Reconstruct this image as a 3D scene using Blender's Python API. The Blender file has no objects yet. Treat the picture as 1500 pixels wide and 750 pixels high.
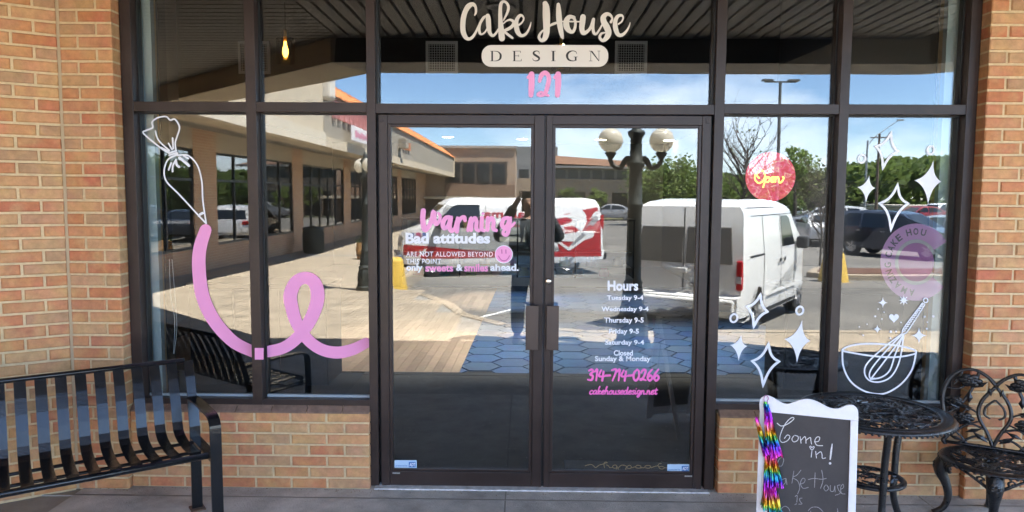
import bpy, bmesh, math, random
from mathutils import Vector, Matrix, noise
random.seed(7)
S = bpy.context.scene
COL = S.collection
R = math.radians

# ---------------------------------------------------------------- camera
F_PX = 1083.0                                   # focal length in photo pixels (photo 1500 x 750)
CAM = Vector((-0.115, -4.15, 1.67))
PITCH, YAW, ROLL = R(4.75), R(0.9), R(0.34)
fw = Vector((-math.sin(YAW)*math.cos(PITCH), math.cos(YAW)*math.cos(PITCH), -math.sin(PITCH)))
rt0 = Vector((math.cos(YAW), math.sin(YAW), 0)); up0 = rt0.cross(fw)
rt = rt0*math.cos(ROLL) + up0*math.sin(ROLL); up = rt.cross(fw)
cd = bpy.data.cameras.new('camera'); cam = bpy.data.objects.new('camera', cd); COL.objects.link(cam)
M = Matrix((rt, up, -fw)).transposed().to_4x4(); M.translation = CAM
cam.matrix_world = M
cd.sensor_width = 36; cd.lens = 36*F_PX/1500; cd.clip_start = 0.02; cd.clip_end = 3000
S.camera = cam

# ---------------------------------------------------------------- sky, sun, exposure
SUN = Vector((0.42, 0.20, 1.0)).normalized()   # towards the sun
W = bpy.data.worlds.new('World'); S.world = W; W.use_nodes = True
wn, wl = W.node_tree.nodes, W.node_tree.links
bg = wn['Background']; bg.inputs['Strength'].default_value = 0.095
sky = wn.new('ShaderNodeTexSky'); sky.sky_type = 'NISHITA'; sky.sun_disc = False
sky.sun_elevation = math.asin(SUN.z); sky.sun_rotation = math.atan2(SUN.x, SUN.y)
sky.altitude = 150; sky.air_density = 0.75; sky.dust_density = 0.0; sky.ozone_density = 4.0
tc = wn.new('ShaderNodeTexCoord'); mp = wn.new('ShaderNodeMapping'); mp.inputs['Scale'].default_value = (1.3, 1.3, 3.4)
nz = wn.new('ShaderNodeTexNoise'); nz.inputs['Scale'].default_value = 2.3; nz.inputs['Detail'].default_value = 7; nz.inputs['Roughness'].default_value = 0.58
cr = wn.new('ShaderNodeValToRGB'); cr.color_ramp.elements[0].position = 0.5; cr.color_ramp.elements[1].position = 0.72
cr.color_ramp.elements[1].color = (0.6, 0.6, 0.6, 1)
mx = wn.new('ShaderNodeMix'); mx.data_type = 'RGBA'; mx.inputs['B'].default_value = (9.5, 10, 10.6, 1)
wl.new(tc.outputs['Generated'], mp.inputs[0]); wl.new(mp.outputs[0], nz.inputs['Vector']); wl.new(nz.outputs['Fac'], cr.inputs[0])
wl.new(cr.outputs[0], mx.inputs['Factor']); wl.new(sky.outputs[0], mx.inputs['A']); wl.new(mx.outputs['Result'], bg.inputs[0])
sl = bpy.data.lights.new('sun', 'SUN'); sl.energy = 4.6; sl.angle = R(0.53); sl.color = (1.0, 0.955, 0.89)
so = bpy.data.objects.new('sun', sl); COL.objects.link(so); so.location = (6, -2, 20)
so.rotation_euler = SUN.to_track_quat('Z', 'Y').to_euler()
S.view_settings.view_transform = 'Standard'; S.view_settings.look = 'None'; S.view_settings.gamma = 1
S.view_settings.use_curve_mapping = False
S.view_settings.exposure = 3.6
S.cycles.max_bounces = 14; S.cycles.diffuse_bounces = 5; S.cycles.glossy_bounces = 6; S.cycles.transparent_max_bounces = 24
S.cycles.caustics_reflective = False; S.cycles.caustics_refractive = False; S.cycles.sample_clamp_indirect = 6
S.cycles.use_denoising = True

# ---------------------------------------------------------------- pixels -> places
def ray(px, py):
    return (fw + rt*((px-750)/F_PX) - up*((py-375)/F_PX))
def onY(px, py, Y=0.0):                         # photo pixel -> point on the plane y = Y
    d = ray(px, py); return CAM + d*((Y-CAM.y)/d.y)
def onZ(px, py, z=0.0):
    d = ray(px, py); return CAM + d*((z-CAM.z)/d.z)
def mirZ(px, py, z):                            # place that shows at this pixel by way of the shop glass, at height z
    p = onZ(px, py, z); return Vector((p.x, -p.y, p.z))
def mirY(px, py, Y):                            # the same, at world y = Y (in front of the shop)
    p = onY(px, py, -Y); return Vector((p.x, Y, p.z))
def lotz(y):
    t = -y
    pts = [(5.5, -.27), (10, -.45), (20, -.52), (400, -.52)]
    if t <= 5.5: return -.27
    for (a, za), (b, zb) in zip(pts, pts[1:]):
        if t <= b: return za+(zb-za)*(t-a)/(b-a)
    return -.52
def walkz(y): return -0.02*max(0, -y-0.6) if y > -5.6 else -0.1-0.016*min(14, -y-5.6)

# ---------------------------------------------------------------- mesh collector
class MB:
    def __init__(s): s.v = []; s.f = []; s.smooth = False
    def add(s, vs, fs):
        n = len(s.v); s.v += [tuple(v) for v in vs]; s.f += [tuple(i+n for i in f) for f in fs]; return s
    def box(s, x0, x1, y0, y1, z0, z1):
        vs = [(x, y, z) for z in (z0, z1) for y in (y0, y1) for x in (x0, x1)]
        return s.add(vs, [(0,2,3,1),(4,5,7,6),(0,1,5,4),(2,6,7,3),(0,4,6,2),(1,3,7,5)])
    def obox(s, c, sx, sy, sz, m=None):
        m = m or Matrix.Identity(3)
        vs = [Vector(c)+m@Vector((x*sx/2, y*sy/2, z*sz/2)) for z in (-1,1) for y in (-1,1) for x in (-1,1)]
        return s.add(vs, [(0,2,3,1),(4,5,7,6),(0,1,5,4),(2,6,7,3),(0,4,6,2),(1,3,7,5)])
    def bar(s, a, b, w, h, upv=(0,0,1)):        # rectangular bar from a to b
        a, b = Vector(a), Vector(b); d = (b-a).normalized(); u = Vector(upv)
        if abs(d.dot(u)) > .98: u = Vector((0,1,0))
        sd = d.cross(u).normalized(); u = sd.cross(d)
        vs = []
        for p in (a, b):
            for i, j in ((-1,-1),(1,-1),(1,1),(-1,1)): vs.append(p+sd*(i*w/2)+u*(j*h/2))
        return s.add(vs, [(3,2,1,0),(4,5,6,7),(0,1,5,4),(1,2,6,5),(2,3,7,6),(3,0,4,7)])
    def tube(s, pts, r, n=8, caps=True):
        pts = [Vector(p) for p in pts]; m = len(pts); rs = r if isinstance(r, (list, tuple)) else [r]*m
        rings = []; u = None
        for i, p in enumerate(pts):
            d = (pts[min(i+1, m-1)]-pts[max(i-1, 0)])
            if d.length < 1e-9: d = Vector((0,0,1))
            d.normalize()
            if u is None: u = d.orthogonal().normalized()
            else:
                u = u-d*u.dot(d)
                u = u.normalized() if u.length > 1e-6 else d.orthogonal().normalized()
            w = d.cross(u)
            rings.append([p+(u*math.cos(2*math.pi*k/n)+w*math.sin(2*math.pi*k/n))*rs[i] for k in range(n)])
        vs = [v for rg in rings for v in rg]; fs = []
        for i in range(m-1):
            for k in range(n):
                a, b = i*n+k, i*n+(k+1) % n; fs.append((a, b, b+n, a+n))
        if caps: fs += [tuple(range(n))[::-1], tuple(range((m-1)*n, m*n))]
        return s.add(vs, fs)
    def lathe(s, prof, n=16, c=(0,0,0), cap=True):
        c = Vector(c); vs = []; fs = []
        for r, z in prof:
            for k in range(n): a = 2*math.pi*k/n; vs.append(c+Vector((r*math.cos(a), r*math.sin(a), z)))
        for i in range(len(prof)-1):
            for k in range(n):
                a, b = i*n+k, i*n+(k+1) % n; fs.append((a, b, b+n, a+n))
        if cap: fs += [tuple(range(n))[::-1], tuple(range((len(prof)-1)*n, len(prof)*n))]
        return s.add(vs, fs)
    def prism(s, poly, fn, a, b):               # poly in 2D, fn(u, v, depth) -> point
        n = len(poly); vs = [fn(u, v, a) for u, v in poly]+[fn(u, v, b) for u, v in poly]
        fs = [tuple(range(n))[::-1], tuple(range(n, 2*n))]+[(i, (i+1) % n, n+(i+1) % n, n+i) for i in range(n)]
        return s.add(vs, fs)
    def ball(s, c, rx, ry=None, rz=None, n=12, m=8):
        ry = ry or rx; rz = rz or rx; c = Vector(c); vs = []; fs = []
        for i in range(m+1):
            t = math.pi*i/m
            for k in range(n):
                a = 2*math.pi*k/n; vs.append(c+Vector((rx*math.sin(t)*math.cos(a), ry*math.sin(t)*math.sin(a), rz*math.cos(t))))
        for i in range(m):
            for k in range(n):
                a, b = i*n+k, i*n+(k+1) % n; fs.append((a, a+n, b+n, b))
        return s.add(vs, fs)
    def mesh(s, name, mat, smooth=False):
        me = bpy.data.meshes.new(name); me.from_pydata([tuple(v) for v in s.v], [], s.f); me.validate()
        bm = bmesh.new(); bm.from_mesh(me); bmesh.ops.recalc_face_normals(bm, faces=bm.faces); bm.to_mesh(me); bm.free()
        if mat: me.materials.append(mat)
        if smooth: me.polygons.foreach_set('use_smooth', [True]*len(me.polygons))
        return me
    def build(s, name, mat, parent=None, smooth=False, bevel=0, world=False, seg=2):
        return link(name, s.mesh(name, mat, smooth), parent, bevel, world, seg)
def link(name, me, parent=None, bevel=0, world=False, seg=2):
    o = bpy.data.objects.new(name, me); COL.objects.link(o)
    if parent is not None:
        o.parent = parent
        if world: o.matrix_parent_inverse = parent.matrix_basis.inverted()
    if bevel:
        b = o.modifiers.new('bevel', 'BEVEL'); b.width = bevel; b.segments = seg; b.limit_method = 'ANGLE'; b.angle_limit = R(30)
    return o
def tag(o, label=None, cat=None, group=None, kind=None):
    if label: o['label'] = label
    if cat: o['category'] = cat
    if group: o['group'] = group
    if kind: o['kind'] = kind
    return o
def thing(name, label, cat, loc=(0,0,0), rz=0, group=None):
    o = bpy.data.objects.new(name, None); COL.objects.link(o); o.empty_display_size = .1
    o.location = loc; o.rotation_euler = (0, 0, rz)
    o.matrix_basis = Matrix.Translation(Vector(loc)) @ Matrix.Rotation(rz, 4, 'Z')
    return tag(o, label, cat, group)

def crom(pts, n=8, closed=False):
    out = []; m = len(pts)
    for i in range(m if closed else m-1):
        g = lambda k: pts[k % m] if closed else pts[min(max(k, 0), m-1)]
        p0, p1, p2, p3 = g(i-1), g(i), g(i+1), g(i+2)
        for s in range(n):
            t = s/n
            out.append(tuple(.5*((2*b)+(c-a)*t+(2*a-5*b+4*c-d)*t*t+(3*b-a-3*c+d)*t**3) for a, b, c, d in zip(p0, p1, p2, p3)))
    if not closed: out.append(tuple(pts[-1]))
    return out
# ---------------------------------------------------------------- materials
MATS = {}
def mat(name, col, rough=.6, metal=0, var=.0, vscale=8, bump=0, bscale=40, coat=0, emit=0, spec=None, alpha=None, stretch=None):
    if name in MATS: return MATS[name]
    m = bpy.data.materials.new(name); m.use_nodes = True; MATS[name] = m
    nt = m.node_tree; b = nt.nodes['Principled BSDF']
    c = (*col, 1); b.inputs['Base Color'].default_value = c
    b.inputs['Roughness'].default_value = rough; b.inputs['Metallic'].default_value = metal
    if spec is not None: b.inputs['Specular IOR Level'].default_value = spec
    if coat: b.inputs['Coat Weight'].default_value = coat; b.inputs['Coat Roughness'].default_value = .05
    if emit: b.inputs['Emission Color'].default_value = c; b.inputs['Emission Strength'].default_value = emit
    if alpha is not None: b.inputs['Alpha'].default_value = alpha
    if var or bump:
        g = nt.nodes.new('ShaderNodeNewGeometry'); src = g.outputs['Position']
        if stretch:
            mpn = nt.nodes.new('ShaderNodeMapping'); mpn.inputs['Scale'].default_value = stretch
            nt.links.new(src, mpn.inputs[0]); src = mpn.outputs[0]
    if var:
        n = nt.nodes.new('ShaderNodeTexNoise'); n.inputs['Scale'].default_value = vscale; n.inputs['Detail'].default_value = 6; n.inputs['Roughness'].default_value = .65
        nt.links.new(src, n.inputs['Vector'])
        r = nt.nodes.new('ShaderNodeValToRGB'); r.color_ramp.elements[0].position = .3; r.color_ramp.elements[1].position = .7
        r.color_ramp.elements[0].color = (*[max(0, x*(1-var)) for x in col], 1); r.color_ramp.elements[1].color = (*[min(1, x*(1+var)) for x in col], 1)
        nt.links.new(n.outputs['Fac'], r.inputs[0]); nt.links.new(r.outputs[0], b.inputs['Base Color'])
        mr = nt.nodes.new('ShaderNodeMapRange'); mr.inputs[3].default_value = max(0, rough-.1*min(1, rough*2)); mr.inputs[4].default_value = min(1, rough+.1)
        nt.links.new(n.outputs['Fac'], mr.inputs[0]); nt.links.new(mr.outputs[0], b.inputs['Roughness'])
    if bump:
        n2 = nt.nodes.new('ShaderNodeTexNoise'); n2.inputs['Scale'].default_value = bscale; n2.inputs['Detail'].default_value = 5
        nt.links.new(src, n2.inputs['Vector'])
        bp = nt.nodes.new('ShaderNodeBump'); bp.inputs['Strength'].default_value = bump; bp.inputs['Distance'].default_value = .01
        nt.links.new(n2.outputs['Fac'], bp.inputs['Height']); nt.links.new(bp.outputs[0], b.inputs['Normal'])
    return m
def ramp_mat(name, cols, rough=.8, nscale=25, bump=.5, bscale=120, mottle=.35, blotch=None):      # colour picked per object
    m = mat(name, cols[0], rough); nt = m.node_tree; b = nt.nodes['Principled BSDF']
    oi = nt.nodes.new('ShaderNodeObjectInfo'); r = nt.nodes.new('ShaderNodeValToRGB'); r.color_ramp.interpolation = 'CONSTANT'
    while len(r.color_ramp.elements) < len(cols): r.color_ramp.elements.new(.5)
    for i, c in enumerate(cols): r.color_ramp.elements[i].position = i/len(cols); r.color_ramp.elements[i].color = (*c, 1)
    nt.links.new(oi.outputs['Random'], r.inputs[0])
    g = nt.nodes.new('ShaderNodeNewGeometry'); n = nt.nodes.new('ShaderNodeTexNoise'); n.inputs['Scale'].default_value = nscale; n.inputs['Detail'].default_value = 7; n.inputs['Roughness'].default_value = .7
    nt.links.new(g.outputs['Position'], n.inputs['Vector'])
    n3 = nt.nodes.new('ShaderNodeTexNoise'); n3.inputs['Scale'].default_value = nscale*.35
    nt.links.new(g.outputs['Position'], n3.inputs['Vector'])
    hs = nt.nodes.new('ShaderNodeHueSaturation'); mr = nt.nodes.new('ShaderNodeMapRange'); mr.inputs[1].default_value = .25; mr.inputs[2].default_value = .75
    mr.inputs[3].default_value = 1-mottle; mr.inputs[4].default_value = 1+mottle
    mr2 = nt.nodes.new('ShaderNodeMapRange'); mr2.inputs[1].default_value = .3; mr2.inputs[2].default_value = .7; mr2.inputs[3].default_value = .488; mr2.inputs[4].default_value = .512
    nt.links.new(n.outputs['Fac'], mr.inputs[0]); nt.links.new(mr.outputs[0], hs.inputs['Value'])
    nt.links.new(n3.outputs['Fac'], mr2.inputs[0]); nt.links.new(mr2.outputs[0], hs.inputs['Hue'])
    if blotch:
        n5 = nt.nodes.new('ShaderNodeTexNoise'); n5.inputs['Scale'].default_value = 9; n5.inputs['Detail'].default_value = 3
        nt.links.new(g.outputs['Position'], n5.inputs['Vector']); mr5 = nt.nodes.new('ShaderNodeMapRange'); mr5.inputs[1].default_value = .47; mr5.inputs[2].default_value = .66; mr5.inputs[4].default_value = .75
        mx5 = nt.nodes.new('ShaderNodeMix'); mx5.data_type = 'RGBA'; mx5.inputs['B'].default_value = (*blotch, 1); nt.links.new(n5.outputs['Fac'], mr5.inputs[0]); nt.links.new(mr5.outputs[0], mx5.inputs['Factor'])
        nt.links.new(r.outputs[0], mx5.inputs['A']); nt.links.new(mx5.outputs['Result'], hs.inputs['Color'])
    else: nt.links.new(r.outputs[0], hs.inputs['Color'])
    nt.links.new(hs.outputs[0], b.inputs['Base Color'])
    n2 = nt.nodes.new('ShaderNodeTexNoise'); n2.inputs['Scale'].default_value = bscale; n2.inputs['Detail'].default_value = 5
    nt.links.new(g.outputs['Position'], n2.inputs['Vector'])
    bp = nt.nodes.new('ShaderNodeBump'); bp.inputs['Strength'].default_value = bump; bp.inputs['Distance'].default_value = .004
    nt.links.new(n2.outputs['Fac'], bp.inputs['Height']); nt.links.new(bp.outputs[0], b.inputs['Normal'])
    return m
def glass_mat(name, refl, tint, rough=0.0, wav=0.0):
    m = bpy.data.materials.new(name); m.use_nodes = True; nt = m.node_tree; nt.nodes.clear()
    out = nt.nodes.new('ShaderNodeOutputMaterial'); tr = nt.nodes.new('ShaderNodeBsdfTransparent'); tr.inputs[0].default_value = (*tint, 1)
    gl = nt.nodes.new('ShaderNodeBsdfGlossy'); gl.inputs['Roughness'].default_value = rough; gl.inputs[0].default_value = (1, 1, 1, 1)
    fr = nt.nodes.new('ShaderNodeFresnel'); fr.inputs[0].default_value = 1.5
    ma = nt.nodes.new('ShaderNodeMath'); ma.operation = 'ADD'; ma.inputs[1].default_value = refl-.04; ma.use_clamp = True
    mix = nt.nodes.new('ShaderNodeMixShader')
    nt.links.new(fr.outputs[0], ma.inputs[0]); nt.links.new(ma.outputs[0], mix.inputs[0]); nt.links.new(tr.outputs[0], mix.inputs[1]); nt.links.new(gl.outputs[0], mix.inputs[2]); nt.links.new(mix.outputs[0], out.inputs[0])
    if wav:
        g = nt.nodes.new('ShaderNodeNewGeometry'); n = nt.nodes.new('ShaderNodeTexNoise'); n.inputs['Scale'].default_value = 1.6; n.inputs['Detail'].default_value = 1
        nt.links.new(g.outputs['Position'], n.inputs['Vector'])
        bp = nt.nodes.new('ShaderNodeBump'); bp.inputs['Strength'].default_value = 1; bp.inputs['Distance'].default_value = wav
        nt.links.new(n.outputs['Fac'], bp.inputs['Height']); nt.links.new(bp.outputs[0], gl.inputs['Normal'])
    MATS[name] = m; return m
def film_mat(name, col, op, rough=.4):                                     # translucent printed film
    m = bpy.data.materials.new(name); m.use_nodes = True; nt = m.node_tree; nt.nodes.clear()
    out = nt.nodes.new('ShaderNodeOutputMaterial'); tr = nt.nodes.new('ShaderNodeBsdfTransparent')
    df = nt.nodes.new('ShaderNodeBsdfDiffuse'); df.inputs[0].default_value = (*col, 1)
    mix = nt.nodes.new('ShaderNodeMixShader'); mix.inputs[0].default_value = op
    nt.links.new(tr.outputs[0], mix.inputs[1]); nt.links.new(df.outputs[0], mix.inputs[2]); nt.links.new(mix.outputs[0], out.inputs[0])
    MATS[name] = m; return m
def brick_mat(name, c1, c2, mortar, scale=1.0, axis='x'):                   # for walls too far off to tell the bricks apart
    m = mat(name, c1, .9); nt = m.node_tree; b = nt.nodes['Principled BSDF']
    g = nt.nodes.new('ShaderNodeNewGeometry'); sp = nt.nodes.new('ShaderNodeSeparateXYZ'); cb = nt.nodes.new('ShaderNodeCombineXYZ')
    nt.links.new(g.outputs['Position'], sp.inputs[0]); ad = nt.nodes.new('ShaderNodeMath'); nt.links.new(sp.outputs[0], ad.inputs[0]); nt.links.new(sp.outputs[1], ad.inputs[1])
    nt.links.new(ad.outputs[0], cb.inputs[0]); nt.links.new(sp.outputs[2], cb.inputs[1])
    br = nt.nodes.new('ShaderNodeTexBrick'); br.inputs['Scale'].default_value = scale
    br.inputs['Color1'].default_value = (*c1, 1); br.inputs['Color2'].default_value = (*c2, 1); br.inputs['Mortar'].default_value = (*mortar, 1)
    br.inputs['Brick Width'].default_value = .203; br.inputs['Row Height'].default_value = .0677; br.inputs['Mortar Size'].default_value = .010
    nt.links.new(cb.outputs[0], br.inputs['Vector']); nt.links.new(br.outputs['Color'], b.inputs['Base Color'])
    bp = nt.nodes.new('ShaderNodeBump'); bp.inputs['Strength'].default_value = .6; bp.inputs['Distance'].default_value = .008; bp.invert = True
    nt.links.new(br.outputs['Fac'], bp.inputs['Height']); nt.links.new(bp.outputs[0], b.inputs['Normal'])
    return m

BRICKS = [(0.491, 0.206, 0.092), (0.518, 0.296, 0.143), (0.446, 0.258, 0.132), (0.514, 0.237, 0.106), (0.465, 0.176, 0.081), (0.532, 0.279, 0.13), (0.42, 0.247, 0.132), (0.51, 0.219, 0.096), (0.495, 0.297, 0.152), (0.529, 0.254, 0.113), (0.472, 0.213, 0.102)]
m_brick = ramp_mat('brick_clay', BRICKS, .88, 22, .6, 150, .26, (.52,.29,.135))
m_mortar = mat('mortar_tan', (.60,.465,.275), .95, var=.15, vscale=30, bump=.4, bscale=160)
m_frame = mat('bronze_frame', (.032,.021,.0185), .36, .0, var=.35, vscale=4, spec=.35)
m_framed = mat('bronze_gasket', (.008,.0085,.010), .5, 0)
m_glass = glass_mat('shop_glass', .066, (.93,.955,.95), wav=.0005)
m_glass2 = glass_mat('plain_glass', .07, (.95,.97,.96))
m_white = mat('white_vinyl', (.80,.81,.86), .5)
m_cream = mat('cream_vinyl', (.72,.68,.62), .5)
m_pink = mat('pink_vinyl', (.86,.33,.60), .5)
m_hot = mat('hot_pink_vinyl', (.88,.16,.52), .5)
m_blackv = mat('black_vinyl', (.012,.012,.013), .5)
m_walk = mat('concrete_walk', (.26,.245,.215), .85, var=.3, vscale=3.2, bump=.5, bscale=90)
m_conc = mat('pale_concrete', (.335,.275,.20), .9, var=.24, vscale=2.0, bump=.3, bscale=60)
m_asph = mat('asphalt', (.145,.135,.118), .92, var=.32, vscale=.45, bump=.4, bscale=70)
m_line = mat('road_paint', (.72,.71,.68), .8, var=.1, vscale=6)
m_black = mat('black_paint', (.007,.0075,.009), .16, 0, var=.3, vscale=14, bump=.10, bscale=110)
m_iron = mat('cast_black', (.009,.0095,.011), .27, .0, var=.4, vscale=30, bump=.4, bscale=120, coat=.15)
# ================================================================ ground
def sheet(name, rows, m):
    mb = MB(); n = len(rows[0])
    for r_ in rows: mb.v += [tuple(p) for p in r_]
    for i in range(len(rows)-1):
        for k in range(n-1): mb.f.append((i*n+k, i*n+k+1, (i+1)*n+k+1, (i+1)*n+k))
    return tag(mb.build(name, m), kind='structure')
XS = [-400, -60, -20, 0, 20, 60, 400]
sheet('parking_lot', [[(x, y, lotz(y)-.02) for x in XS] for y in (-3.2, -5.5, -7, -10, -20, -60, -130, -600)], m_asph)
# the paved walk: under the canopy, with the plaza that widens towards the wing; its edge is the kerb
edge = [(14, -5.5), (6.5, -5.5), (3.4, -5.55), (.7, -5.5), (-.3, -5.9), (-.95, -6.9), (-1.3, -8.1), (-1.8, -9.2), (-2.7, -10.2), (-2.8, -20), (-2.8, -60)]
wk = MB()
def wz(x, y): return walkz(y)
inner = [(14, .06), (6.5, .06), (3.4, .06), (.7, .06), (-.3, .06), (-.95, .06), (-1.3, .06), (-2.2, .3), (-8.4, -3.2), (-8.4, -20), (-8.4, -60)]
cols = 12
for i in range(len(edge)):
    for k in range(cols+1):
        t = k/cols; x = inner[i][0]+(edge[i][0]-inner[i][0])*t; y = inner[i][1]+(edge[i][1]-inner[i][1])*t
        wk.v.append((x, y, wz(x, y)))
for i in range(len(edge)-1):
    for k in range(cols): a = i*(cols+1)+k; wk.f.append((a, a+1, a+cols+2, a+cols+1))
walk = wk.build('sidewalk', m_walk); tag(walk, kind='structure')
kb = MB()
for i in range(len(edge)-1):
    a, b = edge[i], edge[i+1]
    za, zb = wz(*a), wz(*b)
    A = [(a[0], a[1], za+.012), (b[0], b[1], zb+.012)]
    d = (Vector((*b, 0))-Vector((*a, 0))).normalized(); nn = Vector((d.y, -d.x, 0))
    ctr = Vector((inner[i][0]-a[0], inner[i][1]-a[1], 0))
    if nn.dot(ctr) < 0: nn = -nn
    w = nn*.17
    n = len(kb.v)
    kb.v += [(a[0], a[1], lotz(a[1])-.06), (a[0], a[1], za+.012), (a[0]+w.x, a[1]+w.y, za+.012), (a[0]+w.x, a[1]+w.y, za-.05),
             (b[0], b[1], lotz(b[1])-.06), (b[0], b[1], zb+.012), (b[0]+w.x, b[1]+w.y, zb+.012), (b[0]+w.x, b[1]+w.y, zb-.05)]
    kb.f += [(n, n+1, n+5, n+4), (n+1, n+2, n+6, n+5), (n+2, n+3, n+7, n+6)]
tag(kb.build('kerb', m_conc, bevel=0), kind='structure')
# plaza slabs: one pale slab after another along the outer walk and the wing (each its own piece)
slab_me = {}
def slab(x0, x1, y0, y1, m=m_conc, t=.006):
    g = .006
    mb = MB(); nx, ny = 1, 3
    vs = []
    for j in range(ny+1):
        y = y0+g+(y1-y0-2*g)*j/ny
        for i in range(2):
            x = x0+g if i == 0 else x1-g
            vs.append((x, y, wz(x, y)+t))
    mb.v = vs; mb.f = [(j*2, j*2+1, j*2+3, j*2+2) for j in range(ny)]
    o = mb.build('paving_slab', m, walk); return o
ys = [-4.05, -5.32]
for k in range(10): slab(-1.0+1.5*k, .5+1.5*k, -5.32, -4.05)
# plaza, x from the wing shade to its kerb
for y0, x1 in ((-4.05, -1.0), (-5.55, -1.0), (-7.0, -1.45), (-8.5, -2.0), (-10.0, -2.98)):
    xx = x1
    for k in range(4):
        lo = max(xx-1.7, -8.0+ (0 if y0 < -6 else (-y0-3.6)*0))
        slab(lo, xx, y0-1.5, y0); xx = lo
for k in range(14):
    y0 = -11.5-2.2*k; xx = -2.98
    for j in range(3): slab(xx-1.65, xx, y0-2.2, y0); xx -= 1.65

# ================================================================ bricks
def brick_mesh(L, seed):
    rnd = random.Random(seed); h, dp, c = .0555, .09, .0055
    j = lambda a: rnd.uniform(-a, a)
    mb = MB()
    fr = [(-L/2+c+j(.002), -dp/2, c+j(.0018)), (L/2-c+j(.002), -dp/2, c+j(.0018)), (L/2-c+j(.002), -dp/2, h-c+j(.0018)), (-L/2+c+j(.002), -dp/2, h-c+j(.0018))]
    md = [(-L/2+j(.001), -dp/2+c, j(.001)), (L/2+j(.001), -dp/2+c, j(.001)), (L/2+j(.001), -dp/2+c, h+j(.001)), (-L/2+j(.001), -dp/2+c, h+j(.001))]
    bk = [(-L/2, dp/2, 0), (L/2, dp/2, 0), (L/2, dp/2, h), (-L/2, dp/2, h)]
    mb.v = fr+md+bk
    mb.f = [(0,1,2,3)]+[(i, (i+1) % 4, 4+(i+1) % 4, 4+i) for i in range(4)]+[(4+i, 4+(i+1) % 4, 8+(i+1) % 4, 8+i) for i in range(4)]+[(11,10,9,8)]
    return mb.mesh('brick', m_brick)
BR = {L: [brick_mesh(L, i+int(L*1000)) for i in range(5)] for L in (.193, .092, .06, .14)}
CH = .0677
def brick_run(parent, p0, ang, length, z0, n, phase=0, depth=.09, ch=.0677):
    """courses of bricks along a wall face; p0 = start of the face line, ang = its direction, face looks to the right of it"""
    d = Vector((math.cos(ang), math.sin(ang), 0)); nout = Vector((d.y, -d.x, 0))
    for c in range(n):
        z = z0+.006+c*ch; x = 0 if (c+phase) % 2 == 0 else -.1015
        while x < length-.02:
            a, b = max(x, 0), min(x+.1905, length)
            if length-b < .05: b = length
            L = b-a
            if L > .035:
                key = min(BR, key=lambda k: abs(k-L)); me = random.choice(BR[key])
                o = bpy.data.objects.new('brick', me); COL.objects.link(o); o.parent = parent; o.matrix_parent_inverse = parent.matrix_basis.inverted()
                ctr = Vector(p0)+d*((a+b)/2)-nout*(depth/2-random.uniform(0, .003)); o.location = (ctr.x, ctr.y, z)
                o.rotation_euler = (0, 0, ang+random.uniform(-.004, .004)); o.scale = (L/key, 1, ch/CH)
            x += .203
def wall_core(name, label, p0, ang, length, z0, z1, thick, mat_=None):
    d = Vector((math.cos(ang), math.sin(ang), 0)); nout = Vector((d.y, -d.x, 0)); p0 = Vector(p0)
    t = thing(name, label, 'brick wall', (p0.x, p0.y, z0), ang)
    mb = MB(); mb.box(.004, length-.004, .0065, thick, .001, z1-z0)
    mb.build('mortar_bed', mat_ or m_mortar, t)
    return t
YF = -.145                                          # face of the brick piers
NC = 52; ZT = NC*CH
pxl = lambda px, py=155, Y=-.07: onY(px, py, Y).x
PIER_L = onY(167, 155, YF).x; CORNER = onY(105, 540, YF).x
PIER_R = onY(1445, 155, YF).x
A_L = R(33)                                         # the left wall turns 33 degrees towards the walk
t = wall_core('brick_pier', 'narrow mottled orange brick pier between the angled wall and the piping bag window', (CORNER+.012, YF, 0), 0, PIER_L-CORNER-.012, -.02, ZT, .5)
brick_run(t, (CORNER+.012, YF, 0), 0, PIER_L-CORNER-.012, 0, NC, 1)
LA = 1.42
pa = Vector((CORNER, YF, 0))-Vector((math.cos(A_L), math.sin(A_L), 0))*LA
t = wall_core('angled_brick_wall', 'tan and red brick wall turning towards the walk behind the black bench', pa, A_L, LA, -.06, ZT, .4)
brick_run(t, pa, A_L, LA-.002, -.0, NC, 0)
t = wall_core('brick_pier', 'warm orange brick pier behind the ornate iron chair', (PIER_R, YF, 0), 0, 2.4, -.02, ZT, .5)
brick_run(t, (PIER_R, YF, 0), 0, 1.25, 0, NC, 0)
m_bw = brick_mat('brick_wall_far', (.42,.22,.115), (.37,.15,.08), (.42,.33,.22))
MB().box(PIER_R+1.25, PIER_R+2.4, YF, YF+.05, 0, ZT).build('brick_face', m_bw, t, world=True)
fm = MB().box(CORNER-.012, CORNER+.02, YF+.007, YF+.4, 0, ZT); fm.build('control_joint', mat('joint_sealant', (.50,.40,.26), .9), t, world=True)
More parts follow.
